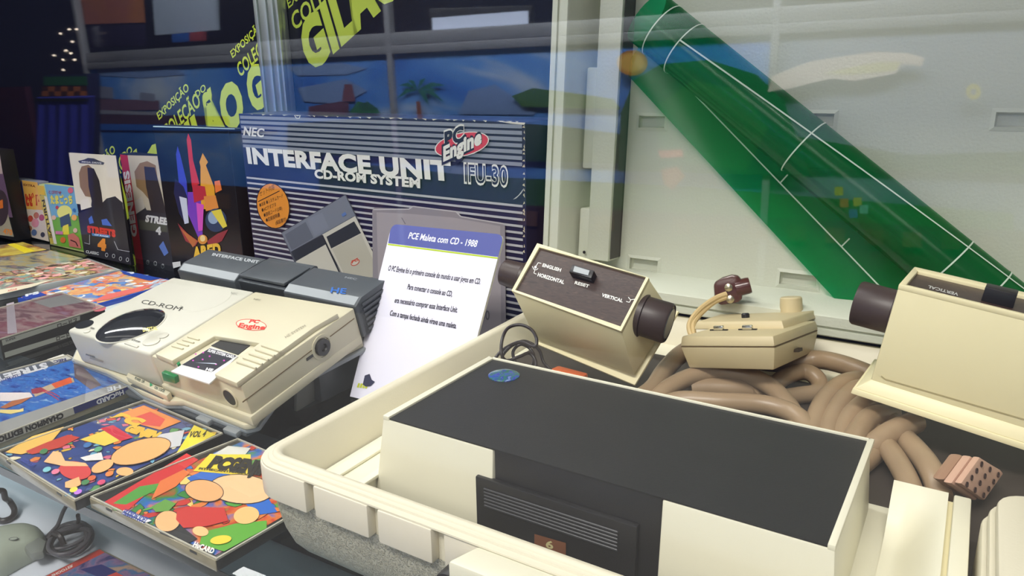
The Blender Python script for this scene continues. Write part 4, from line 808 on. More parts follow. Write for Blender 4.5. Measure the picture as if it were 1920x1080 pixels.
P.text(bk_, 'セット内容', (487, 368), (515, 354), (486, 360), 0.0).line(bk_, [(484, 378), (524, 358)], 1.6)
for k, (s_, wd_) in enumerate((('●本体 ●システムカード', 44), ('●ACアダプタ', 27), ('●接続コード(2本)', 34), ('●取扱説明書', 26), ('(保証書付)', 20))):
    x, y = 487+4*k, 388+9.4*k; x += 14 if k == 4 else 0; y -= 4 if k == 4 else 0; P.text(bk_, s_, (x, y), (x+wd_, y-wd_*.42), (x-1, y-6), 0.0)
# printed picture of the unit
g1, g2, cr2, dk2 = (122, 128, 142), (100, 106, 120), (206, 202, 190), (44, 50, 60)
P.poly((80, 84, 96), [(527, 436), (648, 364), (667, 402), (720, 530), (580, 530), (552, 492)])
P.poly(g1, [(528, 437), (647, 366), (666, 404), (545, 472)]).poly(g2, [(534, 440), (573, 416), (588, 446), (547, 469)]).poly((128, 134, 150), [(576, 412), (604, 398), (617, 427), (590, 443)])
P.poly((90, 120, 180), [(640, 402), (647, 397), (650, 402), (643, 407)])
P.poly(dk2, [(546, 472), (603, 441), (611, 458), (555, 490)]).poly(cr2, [(555, 490), (611, 458), (640, 512), (634, 520), (560, 520)]).poly(cr2, [(604, 440), (666, 405), (722, 520), (645, 520)])
P.poly(dk2, [(612, 444), (664, 415), (677, 437), (621, 466)]).poly((190, 186, 172), [(623, 467), (677, 439), (715, 520), (648, 520)]); P.line((40, 44, 54), [(604, 441), (640, 518)], 3)
P.ell((210, 80, 60), 666, 492, 9, 5.5, -28).ell(cr2, 666, 492, 7.5, 4.2, -28).text((210, 80, 60), 'PC', (660, 494), (672, 488), (659, 489), 0.04)
# printed picture of the lid
P.poly((150, 144, 152), [(698, 395), (702, 389), (767, 392), (774, 387), (855, 397), (864, 406), (940, 417), (947, 424), (949, 640), (700, 640)])
P.poly((172, 164, 170), [(706, 398), (770, 401), (850, 408), (938, 424), (940, 640), (712, 640)])
P.line((200, 196, 200), [(700, 393), (767, 392), (774, 387), (855, 397), (864, 406), (945, 420)], 2.2); P.line((120, 114, 122), [(753, 408), (760, 420)], 1.5)
P.text((110, 108, 116), '30', (902, 598), (918, 600), (902, 580), 0.02)
P.poly((196, 196, 196), [(983, 352), (972, 366), (962, 374), (968, 372), (978, 362)])
for k in range(26):
    x = 470+k*20+random.uniform(-6, 6); y = 213.5+(x-443)*.028; P.poly((214, 208, 186), [(x, y-1), (x+random.uniform(4, 14), y-.6), (x+random.uniform(2, 9), y+random.uniform(.8, 2.6))])
for k in range(22):
    y = 234+k*11+random.uniform(-4, 4); P.poly((208, 196, 168), [(983, y), (984.4, y+random.uniform(4, 9)), (980+random.uniform(-1, 2), y+random.uniform(3, 6))])
P.poly((220, 214, 196), [(930, 227), (985, 230), (983, 234), (960, 232)]).line((226, 222, 206), [(552, 216), (556, 222), (561, 222), (563, 216)], 1.4)
P.done('carton_print', box)
# ------------------------------------------------------------------ boxes standing along the back
def stand(name, label, bl, tl, br, depth, colour, back=0.0, yaw=-8, group='game boxes standing along the back', cat='box', bevel=0.0006):
    o_ = at_z(bl[0], bl[1], Z0); V_ = Pl(o_, yaw, 90); V_ = V_.shift(0, 0, -back)
    t = thing(name, label, cat, o_, group)
    u0 = V_.at(*tl)[0]; u0 = (u0+V_.at(*bl)[0])/2; h = V_.at(*tl)[1]; u1 = V_.at(*br)[0]
    MB().box(V_, u0, u1, 0.0005, h, -depth, 0.0).done('carton', colour, t, bevel=bevel)
    return t, V_, u0, u1, h
dkc = mat('dark_carton', (30, 29, 32), 0.35, var=0.15, vscale=30)
t, V_, u0, u1, h = stand('game_box', 'tall black game box with blue, red and yellow beams', (326, 516), (288, 236), (464, 545), 0.03, dkc)
P = Print(V_, 0.0003)
P.local(mat('black_gloss_print', (22, 21, 24), 0.25, var=0.2, vscale=40), [(u0+.001, .001), (u1-.001, .001), (u1-.001, h-.001), (u0+.001, h-.001)])
for c, px in (((60, 70, 200), [(333, 274), (338, 290), (350, 340), (352, 372), (338, 372), (334, 330), (330, 290)]), ((214, 44, 50), [(353, 250), (358, 262), (362, 300), (374, 345), (360, 350), (354, 300), (350, 262)]),
              ((232, 164, 36), [(380, 287), (390, 304), (386, 310), (402, 352), (404, 392), (376, 392), (376, 312), (374, 304)])): P.poly(c, px)
P.poly((120, 60, 190), [(352, 360), (376, 360), (380, 440), (372, 446), (352, 400)]).poly((30, 34, 80), [(328, 335), (344, 350), (352, 372), (348, 420), (336, 400), (326, 362)]).poly((200, 206, 226), [(336, 368), (350, 372), (354, 418), (346, 420)])
P.poly((190, 40, 60), [(360, 345), (384, 350), (388, 372), (364, 380)]).poly((226, 140, 60), [(382, 368), (404, 366), (410, 390), (386, 396)]).poly((236, 120, 50), [(402, 340), (412, 338), (416, 356), (404, 362)])
P.ell((40, 60, 96), 405, 413, 20, 22).ell((150, 170, 200), 400, 408, 10, 12).poly((230, 210, 70), [(396, 396), (414, 392), (426, 424), (418, 428)]).poly((216, 80, 190), [(368, 380), (382, 384), (380, 432), (372, 434)])
P.poly((150, 50, 60), [(333, 418), (352, 438), (372, 452), (366, 462), (348, 452)]).poly((190, 110, 60), [(338, 428), (370, 452), (362, 464)]).poly((150, 50, 60), [(428, 430), (408, 438), (388, 452), (392, 464), (416, 452)])
P.ell((214, 140, 50), 380, 449, 9, 9).ell((240, 214, 150), 380, 447, 5, 6)
P.text((236, 190, 60), 'ARED', (362, 486), (414, 478), (361, 464), 0.06)
P.poly((226, 226, 226), [(323, 492), (338, 490), (339, 499), (325, 503)]); P.poly((200, 230, 236), [(287, 236), (440, 241), (440, 242.4), (287, 238.2)]); P.done('cover_print', t)

t, V_, u0, u1, h = stand('game_box', 'game box with a red strip reading GENESIS, partly behind the tall black box', (257, 499), (225, 288), (345, 520), 0.028, dkc, back=0.0315)
P = Print(V_, 0.0003)
P.poly((214, 204, 184), [(239, 291), (340, 294), (352, 400), (250, 392)]).poly((64, 62, 70), [(252, 392), (266, 376), (276, 396), (350, 392), (362, 520), (270, 503)]).poly((216, 210, 200), [(249, 380), (266, 368), (272, 390), (254, 402)])
P.poly((150, 120, 84), [(252, 322), (262, 306), (276, 302), (292, 310), (296, 340), (292, 362), (284, 380), (268, 360), (256, 350)]).poly((58, 52, 56), [(270, 312), (290, 314), (300, 352), (312, 400), (284, 398), (274, 350)])
P.poly((92, 94, 84), [(260, 412), (312, 418), (314, 436), (262, 430)])
P.poly((204, 40, 58), [(225, 289.5), (239, 291), (270, 502), (256, 499.5)])
P.text((240, 234, 234), 'GENESIS', (257, 443), (241, 319), (247, 445), 0.05)
P.text((236, 236, 236), 'STREETS', (272, 415), (330, 424), (274, 403), 0.06).text((236, 236, 236), '4', (292, 438), (302, 440), (292, 424), 0.06)
P.poly((110, 140, 220), [(298, 462), (306, 452), (316, 474), (308, 480)])
for x, y in ((277, 492), (291, 494), (305, 499)): P.ell((190, 190, 196), x, y, 3.2, 4.4).ell((60, 60, 66), x, y, 2.2, 3.2)
P.done('cover_print', t)

t, V_, u0, u1, h = stand('game_box', 'white bordered game box with dark skyline art and a red title', (158, 478), (130, 286), (246, 497), 0.006, dkc)
P = Print(V_, 0.0003)
P.poly((236, 226, 208), [(129, 286), (217, 291.5), (232, 392), (143, 382)]).poly((52, 50, 58), [(146, 400), (170, 392), (172, 376), (190, 382), (200, 372), (216, 368), (230, 380), (246, 496), (158, 477)])
P.poly((150, 118, 76), [(148, 325), (153, 312), (166, 309), (176, 318), (178, 340), (172, 370), (160, 368), (150, 350)]).poly((52, 46, 50), [(164, 314), (176, 316), (186, 338), (190, 360), (194, 390), (174, 386), (166, 350)])
P.poly((240, 232, 220), [(150, 376), (165, 372), (172, 388), (152, 394)])
P.poly((70, 72, 90), [(146, 302), (158, 299), (165, 296), (176, 297), (185, 301), (196, 305), (194, 309), (150, 306)]); P.text((226, 226, 230), 'MEGA DRIVE', (153, 304.5), (190, 307.5), (153.5, 301.5), 0.02)
P.poly((80, 116, 210), [(166, 410), (172, 404), (176, 418), (168, 420)]).poly((80, 116, 210), [(190, 412), (200, 410), (210, 424), (192, 422)])
P.text((220, 62, 52), 'STREETS', (164, 435), (217, 444), (163, 423), 0.08).poly((70, 136, 200), [(172, 437), (206, 441), (206, 446), (173, 442)]).text((240, 244, 250), 'OF RAGE', (177, 441), (203, 445), (177.5, 438.5), 0.03).text((244, 150, 60), '4', (183, 466), (199, 469), (183, 447), 0.10)
P.text((220, 220, 224), 'CLASSIC', (161, 474), (185, 478), (161, 469), 0.04)
for x, y in ((200, 478), (213, 480), (226, 485), (239, 487)): P.ell((200, 200, 206), x, y, 2.8, 4).ell((44, 42, 48), x, y, 1.9, 2.9)
P.line((190, 190, 200), [(214, 452), (221, 468), (243, 472)], 1).line((190, 190, 200), [(158, 455), (168, 458), (168, 440)], 1); P.done('cover_print', t)

t, V_, u0, u1, h = stand('game_case', 'light blue game case with a yellow and green cartoon style cover', (95, 459), (72, 345), (158, 471), 0.022, mat('pale_green_carton', (206, 214, 140), 0.4, var=0.1))
P = Print(V_, 0.0003)
P.poly((120, 176, 216), [(83, 345), (139, 351), (152, 408), (98, 410)]).poly((120, 180, 60), [(98, 408), (152, 404), (158, 470), (104, 459)])
P.poly((236, 190, 40), [(69, 347), (82, 349), (85, 366), (72, 365)]).poly((214, 190, 80), [(74, 366), (82, 367), (101, 457), (95, 457)]).text((60, 60, 50), 'SATURN', (98, 446), (83, 374), (93, 447), 0.03).poly((236, 230, 224), [(83, 368), (88, 369), (107, 458), (101, 457)])
P.ell((240, 236, 130), 121, 398, 14, 13).poly((70, 90, 110), [(112, 408), (130, 400), (134, 424), (114, 426)]).poly((240, 226, 60), [(118, 424), (128, 420), (130, 440), (116, 440)])
P.text((190, 70, 60), 'とびだせ', (91, 362), (115, 364), (91, 357), 0.02).text((240, 226, 90), 'たまごっち', (95, 381), (136, 381), (94, 368), 0.06)
for c, x, y, r_ in (((230, 190, 170), 101, 408, 4), ((230, 110, 130), 132, 357, 5), ((244, 180, 90), 139, 408, 5), ((200, 80, 90), 107, 389, 3), ((230, 190, 170), 141, 432, 4), ((60, 120, 190), 139, 394, 3), ((230, 120, 60), 118, 450, 5)): P.ell(c, x, y, r_, r_*1.1)
P.poly((212, 120, 110), [(127, 440), (138, 437), (148, 446), (152, 466), (130, 462)]).line((60, 30, 34), [(132, 450), (142, 454), (146, 462)], 2).poly((220, 130, 180), [(104, 433), (118, 434), (118, 440), (104, 439)]); P.done('cover_print', t)

t, V_, u0, u1, h = stand('game_case', 'orange game case with red lettering beside the light blue one', (40, 443), (29, 336), (92, 455), 0.02, mat('clear_grey_edge', (150, 150, 156), 0.2, var=0.1), back=0.004)
P = Print(V_, 0.0003)
P.poly((232, 188, 40), [(29, 338), (39, 339), (40, 353), (31, 352)]).poly((206, 190, 120), [(31, 354), (37, 354), (45, 441), (41, 440)]).poly((60, 66, 130), [(38, 340), (41, 340), (52, 442), (46, 441)]).text((50, 50, 44), 'SATURN', (42, 420), (34, 358), (39, 420), 0.03)
P.poly((238, 180, 84), [(41, 338), (70, 342), (80, 395), (50, 392)]).poly((224, 206, 190), [(50, 392), (82, 394), (92, 453), (53, 443)]).text((206, 60, 36), 'ﾋｾﾞﾙ', (49, 384), (75, 386), (47, 366), 0.08).text((120, 50, 30), 'EXTRA', (44, 348), (66, 351), (44, 344), 0.03)
for c, x, y, r_ in (((210, 80, 60), 57, 410, 5), ((200, 120, 90), 68, 404, 5), ((230, 150, 160), 66, 418, 7), ((90, 110, 150), 64, 436, 5), ((190, 90, 110), 78, 408, 5), ((70, 70, 90), 80, 440, 4), ((160, 100, 60), 56, 428, 4)): P.ell(c, x, y, r_, r_*1.2)
P.done('cover_print', t)

t, V_, u0, u1, h = stand('game_box', 'purple brown game box with an orange number at the far left end of the row', (-34, 437), (-66, 276), (27, 446), 0.03, dkc)
P = Print(V_, 0.0003)
P.poly((206, 180, 176), [(-64, 278), (-1, 284), (6, 330), (-60, 330)]).poly((112, 84, 110), [(-60, 326), (6, 326), (24, 408), (-44, 400)]).poly((176, 164, 140), [(-44, 400), (8, 404), (12, 390), (26, 444), (-36, 436)]).ell((70, 54, 60), 0, 390, 16, 34).poly((236, 120, 40), [(-4, 378), (5, 374), (6, 390), (-4, 392)]); P.text((236, 140, 50), '470', (6, 438), (23, 441), (6, 428), 0.04); P.done('cover_print', t)

# ------------------------------------------------------------------ flat cases on the glass shelf
def flat(name, label, quad, zt, th, side, group='game cases lying on the glass shelf', yaw=-6, zb=None, lid=True):
    """A lying case: quad are the picture points of its top face at height zt."""
    H_ = Pl((0, 0, zt), yaw); q = H_.ats(quad)
    t = thing(name, label, 'game case', Vector(((at_z(*quad[0], zt)+at_z(*quad[2], zt))/2).to_tuple()[:2]+(zt-th,)), group)
    MB().prism(H_, q, -th+0.0005, -0.0012).done('tray', side, t, bevel=0.0007)
    return t, H_, q
def cover(t, H_, q, m, k=0.955, w=-0.0011):
    P = Print(H_, w); P.local(m, inset(q, k)); return P
M_lidglint = mat('edge_highlight_grey', (196, 192, 176), 0.15, coat=0.5, var=0.2, vscale=120)  # pale grey for bars that paint the highlight along clear lid edges
def lidded(t, H_, q):
    b = MB(); frame_bars(b, H_, inset(q, 1.004), inset(q, 0.985), -0.0012, 0.0003); b.done('lid_edge_highlight', M_lidglint, t, smooth=False)
    MB().prism(H_, inset(q, 1.004), -0.0007, 0.0).done('clear_lid', M_clear, t, bevel=0.0003, seg=1)
# SF case
t, H_, q = flat('game_case', 'blue game case with upside-down white lettering and a dark spine on the left shelf edge', [(-62, 840), (243.5, 723), (127, 665), (-40, 709)], Z0+0.0125, 0.0125, mat('olive_tray', (168, 162, 138), 0.35, var=0.1))
P = Print(H_, -0.0011, 0.00004)
P.poly((92, 100, 116), [(-40, 709), (122, 667), (140, 674), (-45, 728)]); P.poly(busy('blue_water_print', [(16, 34, 110), (30, 80, 176), (60, 130, 206), (40, 96, 190), (150, 190, 226)], 60, 0.3, (1, 3, 1)), [(-45, 728), (140, 674), (226, 716), (-62, 812)])
P.poly((160, 160, 158), [(-62, 812), (226, 716), (242, 723), (-62, 838)])
P.poly((216, 214, 204), [(88, 674), (118, 664), (134, 672), (104, 682)]).text((30, 40, 110), 'NEC', (123, 671.5), (100, 676.5), (125, 676), 0.06)
P.text((228, 230, 236), 'STREET F', (86, 680), (-38, 714), (92, 689), 0.06).text((40, 60, 150), 'CHAMPION', (40, 700), (-12, 716), (42, 704), 0.02)
P.poly((110, 92, 100), [(138, 680), (158, 690), (190, 722), (170, 730), (140, 708)]).poly((200, 180, 150), [(60, 734), (96, 720), (136, 708), (140, 716), (100, 730), (66, 744)]).poly((214, 90, 40), [(96, 720), (132, 707), (136, 717), (104, 728)])
P.poly((226, 216, 214), [(0, 736), (56, 736), (62, 744), (20, 752), (0, 752)]).poly((150, 40, 60), [(58, 730), (76, 726), (88, 732), (70, 738), (60, 738)]).poly((170, 96, 50), [(0, 764), (22, 752), (60, 744), (40, 756), (10, 766)]).poly((226, 206, 130), [(0, 768), (36, 768), (44, 765), (44, 771), (20, 776), (0, 774)])
P.line((190, 40, 70), [(80, 733), (96, 740), (110, 750)], 1.6).line((190, 40, 70), [(80, 731), (100, 737), (112, 744)], 1.4)
P.text((220, 226, 236), 'HE', (226, 722), (200, 727), (228, 729), 0.04)
P.done('cover_print', t)
FV = Pl.axes(H_.p(*q[0], 0), H_.p(*q[1], 0)-H_.p(*q[0], 0), Vector((0, 0, 1))); P = Print(FV, 0.0009)
P.poly((30, 42, 112), [(137, 764), (243, 724), (243, 735), (140, 776)]).poly((196, 194, 184), [(-62, 842), (137, 764), (140, 776), (-62, 856)])
P.text((226, 228, 236), 'HuCARD', (231, 731), (180, 751), (233, 739), 0.05).text((40, 38, 40), 'CHAMPION EDITION', (118, 774), (-16, 825), (120, 783), 0.07); P.done('spine_print', t); lidded(t, H_, q)
# red and yellow case
def jewel(label, quad, spine_side):
    t, H_, q = flat('game_case', label, quad, Z0+0.010, 0.010, M_dark); lidded(t, H_, q)
    FV = Pl.axes(H_.p(*q[0], 0), H_.p(*q[1], 0)-H_.p(*q[0], 0), Vector((0, 0, 1))); wd_ = math.dist(q[0], q[1])
    MB().box(FV, 0.0, wd_, -0.0092, -0.0008, 0.0002, 0.0012).done('edge_strip', M_jewel, t, bevel=0.0004)
    for x in (0.022, wd_-0.026): MB().box(FV, x, x+0.007, -0.0030, -0.0014, 0.001, 0.0016).done('edge_catch', M_dark, t)
    return t, H_, q
t, H_, q = jewel('game case with peach and red artwork and a yellow corner reading VOL 4', [(-7, 846), (141, 937), (417, 812), (270, 750)], 0)
P = Print(H_, -0.0011, 0.00004)
P.poly(busy('blue_print', [(38, 56, 120), (60, 84, 150), (48, 66, 132)], 40, 0.3), [(7, 849), (135, 935), (402, 814), (271, 756)])
P.scatter([(7, 849), (135, 935), (402, 814), (271, 756)], 150, [(230, 190, 70), (206, 70, 50), (70, 90, 150), (226, 130, 60), (236, 226, 190), (90, 150, 90), (220, 110, 140), (110, 170, 200)], 0.0018, 0.0062, 3)
P.poly((236, 190, 90), [(10, 848), (60, 818), (120, 800), (90, 836), (40, 852)]).poly((196, 60, 44), [(48, 846), (86, 830), (128, 815), (150, 820), (110, 840), (60, 852)])
P.poly((226, 140, 70), [(222, 776), (270, 760), (340, 790), (300, 806), (248, 792)]).poly((212, 70, 60), [(252, 782), (282, 772), (310, 786), (300, 800), (266, 796)]).poly((232, 206, 84), [(150, 824), (200, 806), (240, 820), (196, 836)])
P.poly((206, 40, 62), [(188, 803), (212, 797), (250, 820), (226, 827)])
P.poly((206, 206, 210), [(292, 816), (346, 806), (338, 836), (306, 842)]).poly((238, 220, 60), [(364, 797), (404, 815), (330, 851)])
P.text((60, 54, 30), 'VOL 4', (352, 820), (384, 818), (358, 809), 0.05)
P.text((222, 176, 60), 'PC', (208, 783), (258, 798), (226, 774), 0.10).text((222, 176, 60), 'GENJIN', (232, 806), (290, 822), (246, 796), 0.10)
P.ell((60, 34, 30), 264, 846, 59, 22, -16).ell((238, 172, 108), 264, 846, 57.5, 20.6, -16).ell((206, 60, 60), 141, 882, 30, 17, 8).poly((236, 184, 130), [(82, 866), (100, 846), (114, 848), (122, 864), (160, 868), (166, 874), (120, 874)])
P.ell((240, 178, 116), 192, 874, 22, 10, -24).ell((240, 178, 116), 234, 884, 16, 8, 0).poly((238, 180, 120), [(122, 904), (148, 894), (152, 908), (138, 916), (122, 914)])
P.poly((222, 218, 216), [(150, 858), (190, 848), (194, 862), (160, 864)]).text((40, 60, 150), 'HUDSON SOFT', (36, 862), (62, 876), (42, 856), 0.05)
for c, x, y in (((214, 96, 50), 172, 896), ((70, 130, 80), 160, 904), ((206, 70, 110), 190, 904), ((230, 130, 60), 205, 888), ((60, 120, 70), 82, 846), ((120, 190, 200), 88, 880), ((226, 120, 150), 104, 884), ((190, 120, 220), 146, 922), ((230, 220, 80), 138, 918), ((60, 110, 170), 164, 834), ((90, 160, 120), 184, 842)): P.ell(c, x, y, 8, 4.5, -20)
P.done('cover_print', t)
t, H_, q = jewel('game case with green, red and blue artwork next to the carrying case corner', [(170, 931), (406, 1048), (646, 908), (446, 822)], 0)
P = Print(H_, -0.0011, 0.00004)
P.poly(busy('bright_food_print', [(200, 52, 44), (60, 140, 60), (44, 110, 196), (226, 130, 60), (206, 60, 50), (90, 170, 70)], 34, 0.3), [(195, 941), (404, 1041), (640, 905), (458, 826)])
P.scatter([(195, 941), (404, 1041), (640, 905), (458, 826)], 90, [(200, 52, 44), (60, 140, 60), (44, 110, 196), (226, 130, 60), (90, 170, 70), (240, 210, 120)], 0.003, 0.009, 5)
P.poly((208, 44, 48), [(196, 941), (300, 880), (350, 850), (372, 862), (270, 930), (236, 960)]).poly((80, 156, 60), [(212, 944), (262, 912), (300, 906), (290, 920), (236, 946)]).poly((226, 120, 60), [(300, 902), (345, 880), (356, 886), (330, 912), (284, 936)])
P.poly((40, 104, 196), [(350, 896), (412, 870), (470, 886), (520, 960), (480, 966), (420, 900), (380, 922)]).poly((44, 44, 46), [(290, 980), (340, 986), (370, 1010), (350, 1020), (300, 1000)])
P.poly((96, 170, 56), [(380, 998), (440, 982), (500, 976), (500, 990), (420, 1034), (374, 1020)]).poly((240, 214, 60), [(362, 883), (394, 851), (470, 852), (470, 892), (440, 890)]).poly((214, 214, 206), [(400, 852), (428, 836), (470, 840), (460, 852)])
P.ell((54, 34, 30), 452, 917, 61, 28, 4).ell((240, 196, 148), 452, 917, 59.5, 26.6, 4).ell((54, 34, 30), 383, 920, 37, 21, 8).ell((236, 176, 120), 383, 920, 35.6, 19.6, 8).ell((54, 34, 30), 314, 977, 24.6, 20.4, -10).ell((240, 186, 130), 314, 977, 23.2, 19, -10)
P.poly((196, 50, 44), [(332, 958), (352, 950), (420, 952), (428, 976), (390, 986), (344, 990), (330, 974)]).ell((238, 186, 120), 462, 966, 24, 16, -10).ell((240, 190, 130), 376, 996, 15, 9, 10).poly((96, 150, 60), [(284, 950), (310, 936), (330, 944), (316, 958), (292, 960)])
P.text((36, 34, 32), 'PC', (388, 875), (426, 880), (404, 855), 0.09).text((36, 34, 32), 'GENJIN', (426, 880), (500, 890), (440, 858), 0.09).text((60, 56, 40), 'PITHECANTHROPUS', (372, 880), (470, 890), (374, 876), 0.03)
P.poly((222, 222, 226), [(232, 956), (276, 972), (284, 976), (270, 982), (228, 962)]).text((50, 70, 150), 'HUDSON SOFT', (228, 963), (272, 981), (236, 954), 0.06).text((236, 236, 226), 'HuCARD', (361, 1024), (399, 1038), (366, 1015), 0.05)
P.ell((240, 206, 60), 414, 1012, 20, 8, -8).done('cover_print', t)
# thick double case
t, H_, q = flat('game_case', 'thick double case with purple brown cover and two striped spine labels', [(-2, 636), (196, 575), (116, 548), (-64, 592)], Z0+0.027, 0.027, M_dark)
P = cover(t, H_, q, busy('rose_brown_print', [(150, 116, 126), (120, 84, 96), (176, 150, 150), (140, 80, 96), (160, 130, 150)], 16, 0.15, (1, 3, 1)), 0.985)
P.poly((150, 150, 150), [(62, 566), (120, 552), (158, 566), (94, 577)]).ell((190, 90, 104), 186, 579, 13, 5, -8).poly((176, 166, 176), [(12, 570), (26, 566), (32, 624), (14, 626)]); P.done('cover_print', t); lidded(t, H_, q)
FV = Pl.axes(H_.p(*q[0], 0), H_.p(*q[1], 0)-H_.p(*q[0], 0), Vector((0, 0, 1))); P = Print(FV, 0.0003); lb = (166, 168, 158)
P.poly(lb, [(3, 638), (150, 592), (150, 600), (5, 648)]).poly(lb, [(8, 661), (150, 618), (150, 626), (10, 671)]).text((50, 48, 46), 'ロードス', (108, 615), (146, 603), (107, 608), 0.03).text((50, 48, 46), 'ロードス', (106, 639), (140, 629), (105, 632), 0.03).text((60, 60, 60), 'SUPER', (11, 641), (30, 635), (10, 637), 0.02)
P.line((110, 110, 106), [(12, 688), (150, 648)], 1.2).done('spine_labels', t)
# blue edged case
t, H_, q = flat('game_case', 'bright blue edged game case with a red and white splash cover near the disc drive', [(32, 557), (158, 576), (334, 526), (228, 505)], Z0+0.013, 0.013, mat('blue_case_edge', (24, 70, 176), 0.2, var=0.1))
P = cover(t, H_, q, busy('splash_print', [(60, 110, 190), (190, 206, 222), (226, 120, 90), (236, 190, 120), (90, 140, 206), (206, 80, 90)], 14, 0.25, (1, 2, 1)), 0.96)
P.scatter([(60, 556), (160, 572), (320, 526), (228, 508)], 70, [(60, 110, 190), (190, 206, 222), (226, 120, 90), (236, 200, 120), (90, 140, 206), (230, 236, 240)], 0.003, 0.012, 6, None)
P.poly((226, 110, 100), [(168, 566), (200, 552), (262, 538), (290, 532), (262, 546), (200, 562)]).poly((24, 60, 160), [(40, 556), (76, 548), (88, 553), (50, 562)]).text((230, 234, 240), 'PS', (48, 556), (74, 550), (47, 552), 0.05).poly((36, 70, 160), [(226, 508), (262, 513), (300, 522), (280, 526), (232, 514)]).text((220, 226, 240), '4', (236, 511), (250, 514), (240, 508), 0.05).done('cover_print', t)
# wrapped case with white edge
t, H_, q = flat('game_case', 'pale wrapped game case with a crowded pastel cover and a clear white edge', [(-30, 553), (226, 504), (166, 483), (-70, 520)], Z0+0.013, 0.013, M_frost)
P = cover(t, H_, q, busy('crowded_print', [(120, 84, 60), (206, 180, 120), (90, 80, 70), (214, 150, 140), (120, 150, 140), (226, 214, 190), (60, 50, 50)], 18, 0.2, (1, 2, 1)), 0.95)
P.scatter([(-28, 548), (200, 505), (160, 486), (-60, 522)], 90, [(120, 84, 60), (206, 180, 120), (60, 50, 50), (226, 150, 140), (130, 160, 150), (236, 224, 200), (236, 170, 170)], 0.003, 0.012, 8, None)
P.poly((232, 222, 196), [(-28, 548), (60, 532), (100, 524), (60, 538), (0, 552)]).text((200, 70, 60), 'ATLUS', (14, 547), (32, 543), (14, 544), 0.04).done('cover_print', t)
# dark edged case and the yellow one behind it
t, H_, q = flat('game_case', 'dark edged game case with a grey green glossy cover in the third row', [(-30, 521), (162, 483), (96, 467), (-60, 490)], Z0+0.012, 0.012, mat('black_case_edge', (26, 25, 28), 0.25, var=0.1))
cover(t, H_, q, busy('grey_green_print', [(120, 128, 120), (150, 160, 156), (176, 160, 110), (90, 100, 110), (170, 140, 130)], 14, 0.12, (1, 3, 1)), 0.95).done('cover_print', t)
t, H_, q = flat('game_case', 'game case with a bright yellow band in the farthest row on the shelf', [(-30, 488), (92, 467), (44, 452), (-60, 466)], Z0+0.012, 0.012, MATS['black_case_edge'])
P = cover(t, H_, q, busy('ochre_print', [(190, 150, 60), (226, 206, 90), (160, 110, 60), (120, 130, 120)], 16, 0.15), 0.95)
P.poly((236, 214, 40), [(14, 458), (26, 456), (66, 470), (46, 474)]).done('cover_print', t)
t, H_, q = flat('game_case', 'small pale green case under the blue edged case beside the disc drive', [(150, 590), (214, 586), (330, 548), (250, 540)], Z0+0.006, 0.006, mat('pale_green_case', (188, 200, 190), 0.25, var=0.1))
cover(t, H_, q, ink((206, 214, 206)), 0.95).done('cover_print', t)

# ------------------------------------------------------------------ on the lower shelf
LZ = -0.44
mo = thing('computer_mouse', 'grey green mouse at the bottom left corner with its black cord bundled', 'mouse', at_z(30, 1040, LZ))
HL = Pl((0, 0, LZ), 0); prof_ = [(-70, 1062), (-40, 1030), (0, 1012), (40, 1004), (72, 1004), (88, 1016), (84, 1036), (40, 1060), (0, 1082), (-50, 1100)]
base = HL.ats(prof_, 0.004); base = [(p.x, p.y) for p in smooth_path([Vector((u, v, 0)) for u, v in base] + [Vector((*base[0], 0))], 4)[:-1]]
cu = sum(p[0] for p in base)/len(base); cv = sum(p[1] for p in base)/len(base)
b = MB(); b.loft([[HL.p(cu+(u-cu)*k, cv+(v-cv)*k, w) for u, v in base] for k, w in ((0.94, 0.0005), (1.0, 0.006), (0.98, 0.012), (0.90, 0.018), (0.74, 0.023), (0.5, 0.0258), (0.2, 0.0268))]); b.done('shell', mat('mouse_plastic', (168, 176, 160), 0.4, var=0.08, vscale=20), mo, ang=60)
q = HL.ats([(40, 1020), (70, 1004), (88, 1014), (82, 1034), (56, 1040)], 0.0185); MB().prism(HL, q, 0.010, 0.0195).done('mouse_button', mat('mouse_button_grey', (120, 124, 118), 0.4), mo, bevel=0.003)
P = Print(HL, 0.0262); P.ell((110, 114, 110), 25, 1010, 9, 3, -8).ell((168, 176, 160), 25, 1010, 7, 2, -8).done('mouse_mark', mo)
cx_ = [(88, 1022, .012), (104, 1006, .012)]
for k in range(8):
    dx, dy = random.uniform(-5, 5), random.uniform(-5, 5); ra_, rb_ = 46+random.uniform(-9, 6), 19+random.uniform(-6, 7)
    for a in range(0, 360, 45):
        x = 129+dx+ra_*math.cos(R(a))*0.88+rb_*math.sin(R(a))*0.30; y = 1008+dy-ra_*math.cos(R(a))*0.36+rb_*math.sin(R(a)); cx_.append((x, y+4, 0.003+0.0028*k+random.uniform(0, .002)))
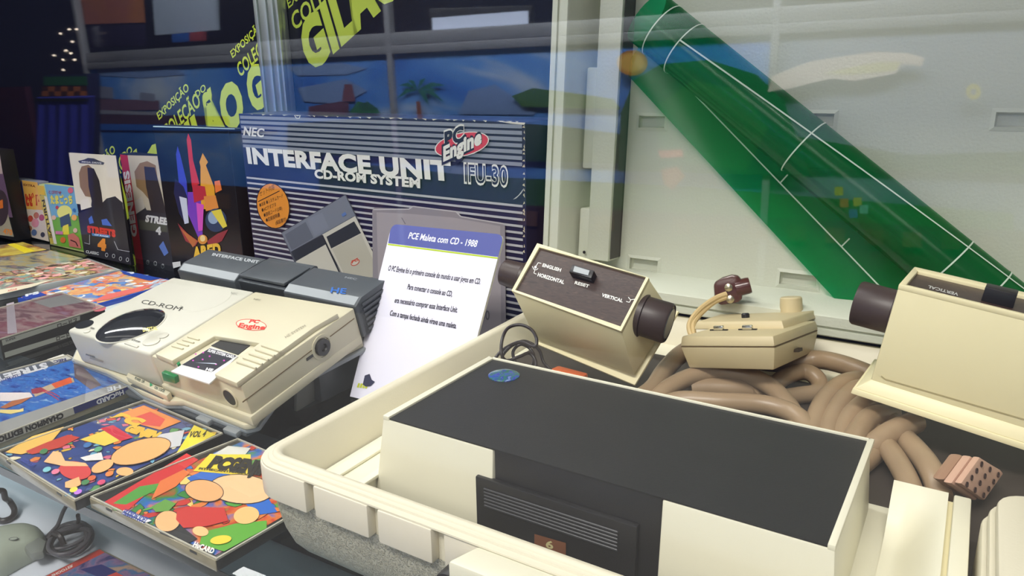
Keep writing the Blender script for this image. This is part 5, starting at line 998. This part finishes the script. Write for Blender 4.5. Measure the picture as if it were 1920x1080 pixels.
cx_ += [(98, 1000, .026), (108, 985, .028), (118, 960, .034), (126, 946, .044)]
MB().tube([HL.p(*HL.at(x, y, z), z) for x, y, z in cx_], 0.0019, 7, 4).done('cord', mat('grey_cord', (78, 76, 82), 0.4, var=0.2), mo, ang=80)
q = [HL.p(*HL.at(x, y, z), z) for x, y, z in ((146, 966, .05), (147, 976, .03), (140, 988, .018), (120, 996, .014))]; MB().tube(q, 0.0019, 7).done('cord_end', MATS['black_cord'], mo, ang=80)
MB().tube([HL.p(*HL.at(x, y, z), z) for x, y, z in ((92, 1010, .024), (100, 1000, .028), (112, 1005, .028), (120, 1022, .020))], 0.0026, 7).done('cord_tie', MATS['black_cord'], mo)
o = MB().tube([HL.p(*HL.at(x, y, z), z) for x, y, z in ((-30, 900, .03), (-8, 918, .03), (6, 921, .028), (10, 934, .02), (18, 940, .012), (27, 956, .006), (22, 970, .004), (0, 976, .004), (-30, 960, .004))], 0.0030, 8).done('coiled_cable', MATS['black_cord'], None, ang=80); tag(o, 'dark coiled cable end at the left edge below the yellow corner case', 'cable')
t = thing('game_case', 'red edged game case with purple blue cover lying on the lower shelf', 'game case', at_z(180, 1060, LZ))
HQ = Pl((0, 0, LZ+0.011), -6); q = HQ.ats([(60, 1090), (187, 1027), (320, 1092), (190, 1170)])
MB().prism(HQ, q, -0.0105, -0.0008).done('tray', M_jewel, t, bevel=0.0006)
P = Print(HQ, -0.0006, 0.00004); P.local(busy('purple_blue_print', [(90, 80, 120), (50, 50, 110), (140, 110, 150), (60, 110, 160), (180, 150, 130)], 40, 0.25), inset(q, 0.94))
P.poly((196, 60, 48), [(70, 1088), (186, 1030), (196, 1036), (84, 1092)]).text((230, 220, 214), 'SHOOTER', (96, 1078), (136, 1058), (98, 1082), 0.04).poly((206, 70, 60), [(198, 1078), (212, 1070), (240, 1084), (220, 1092)]).poly((30, 36, 110), [(150, 1068), (190, 1058), (220, 1072), (190, 1084)]); P.done('cover_print', t)
MB().prism(HQ, inset(q, 1.004), -0.0005, 0.0).done('clear_lid', M_clear, t)
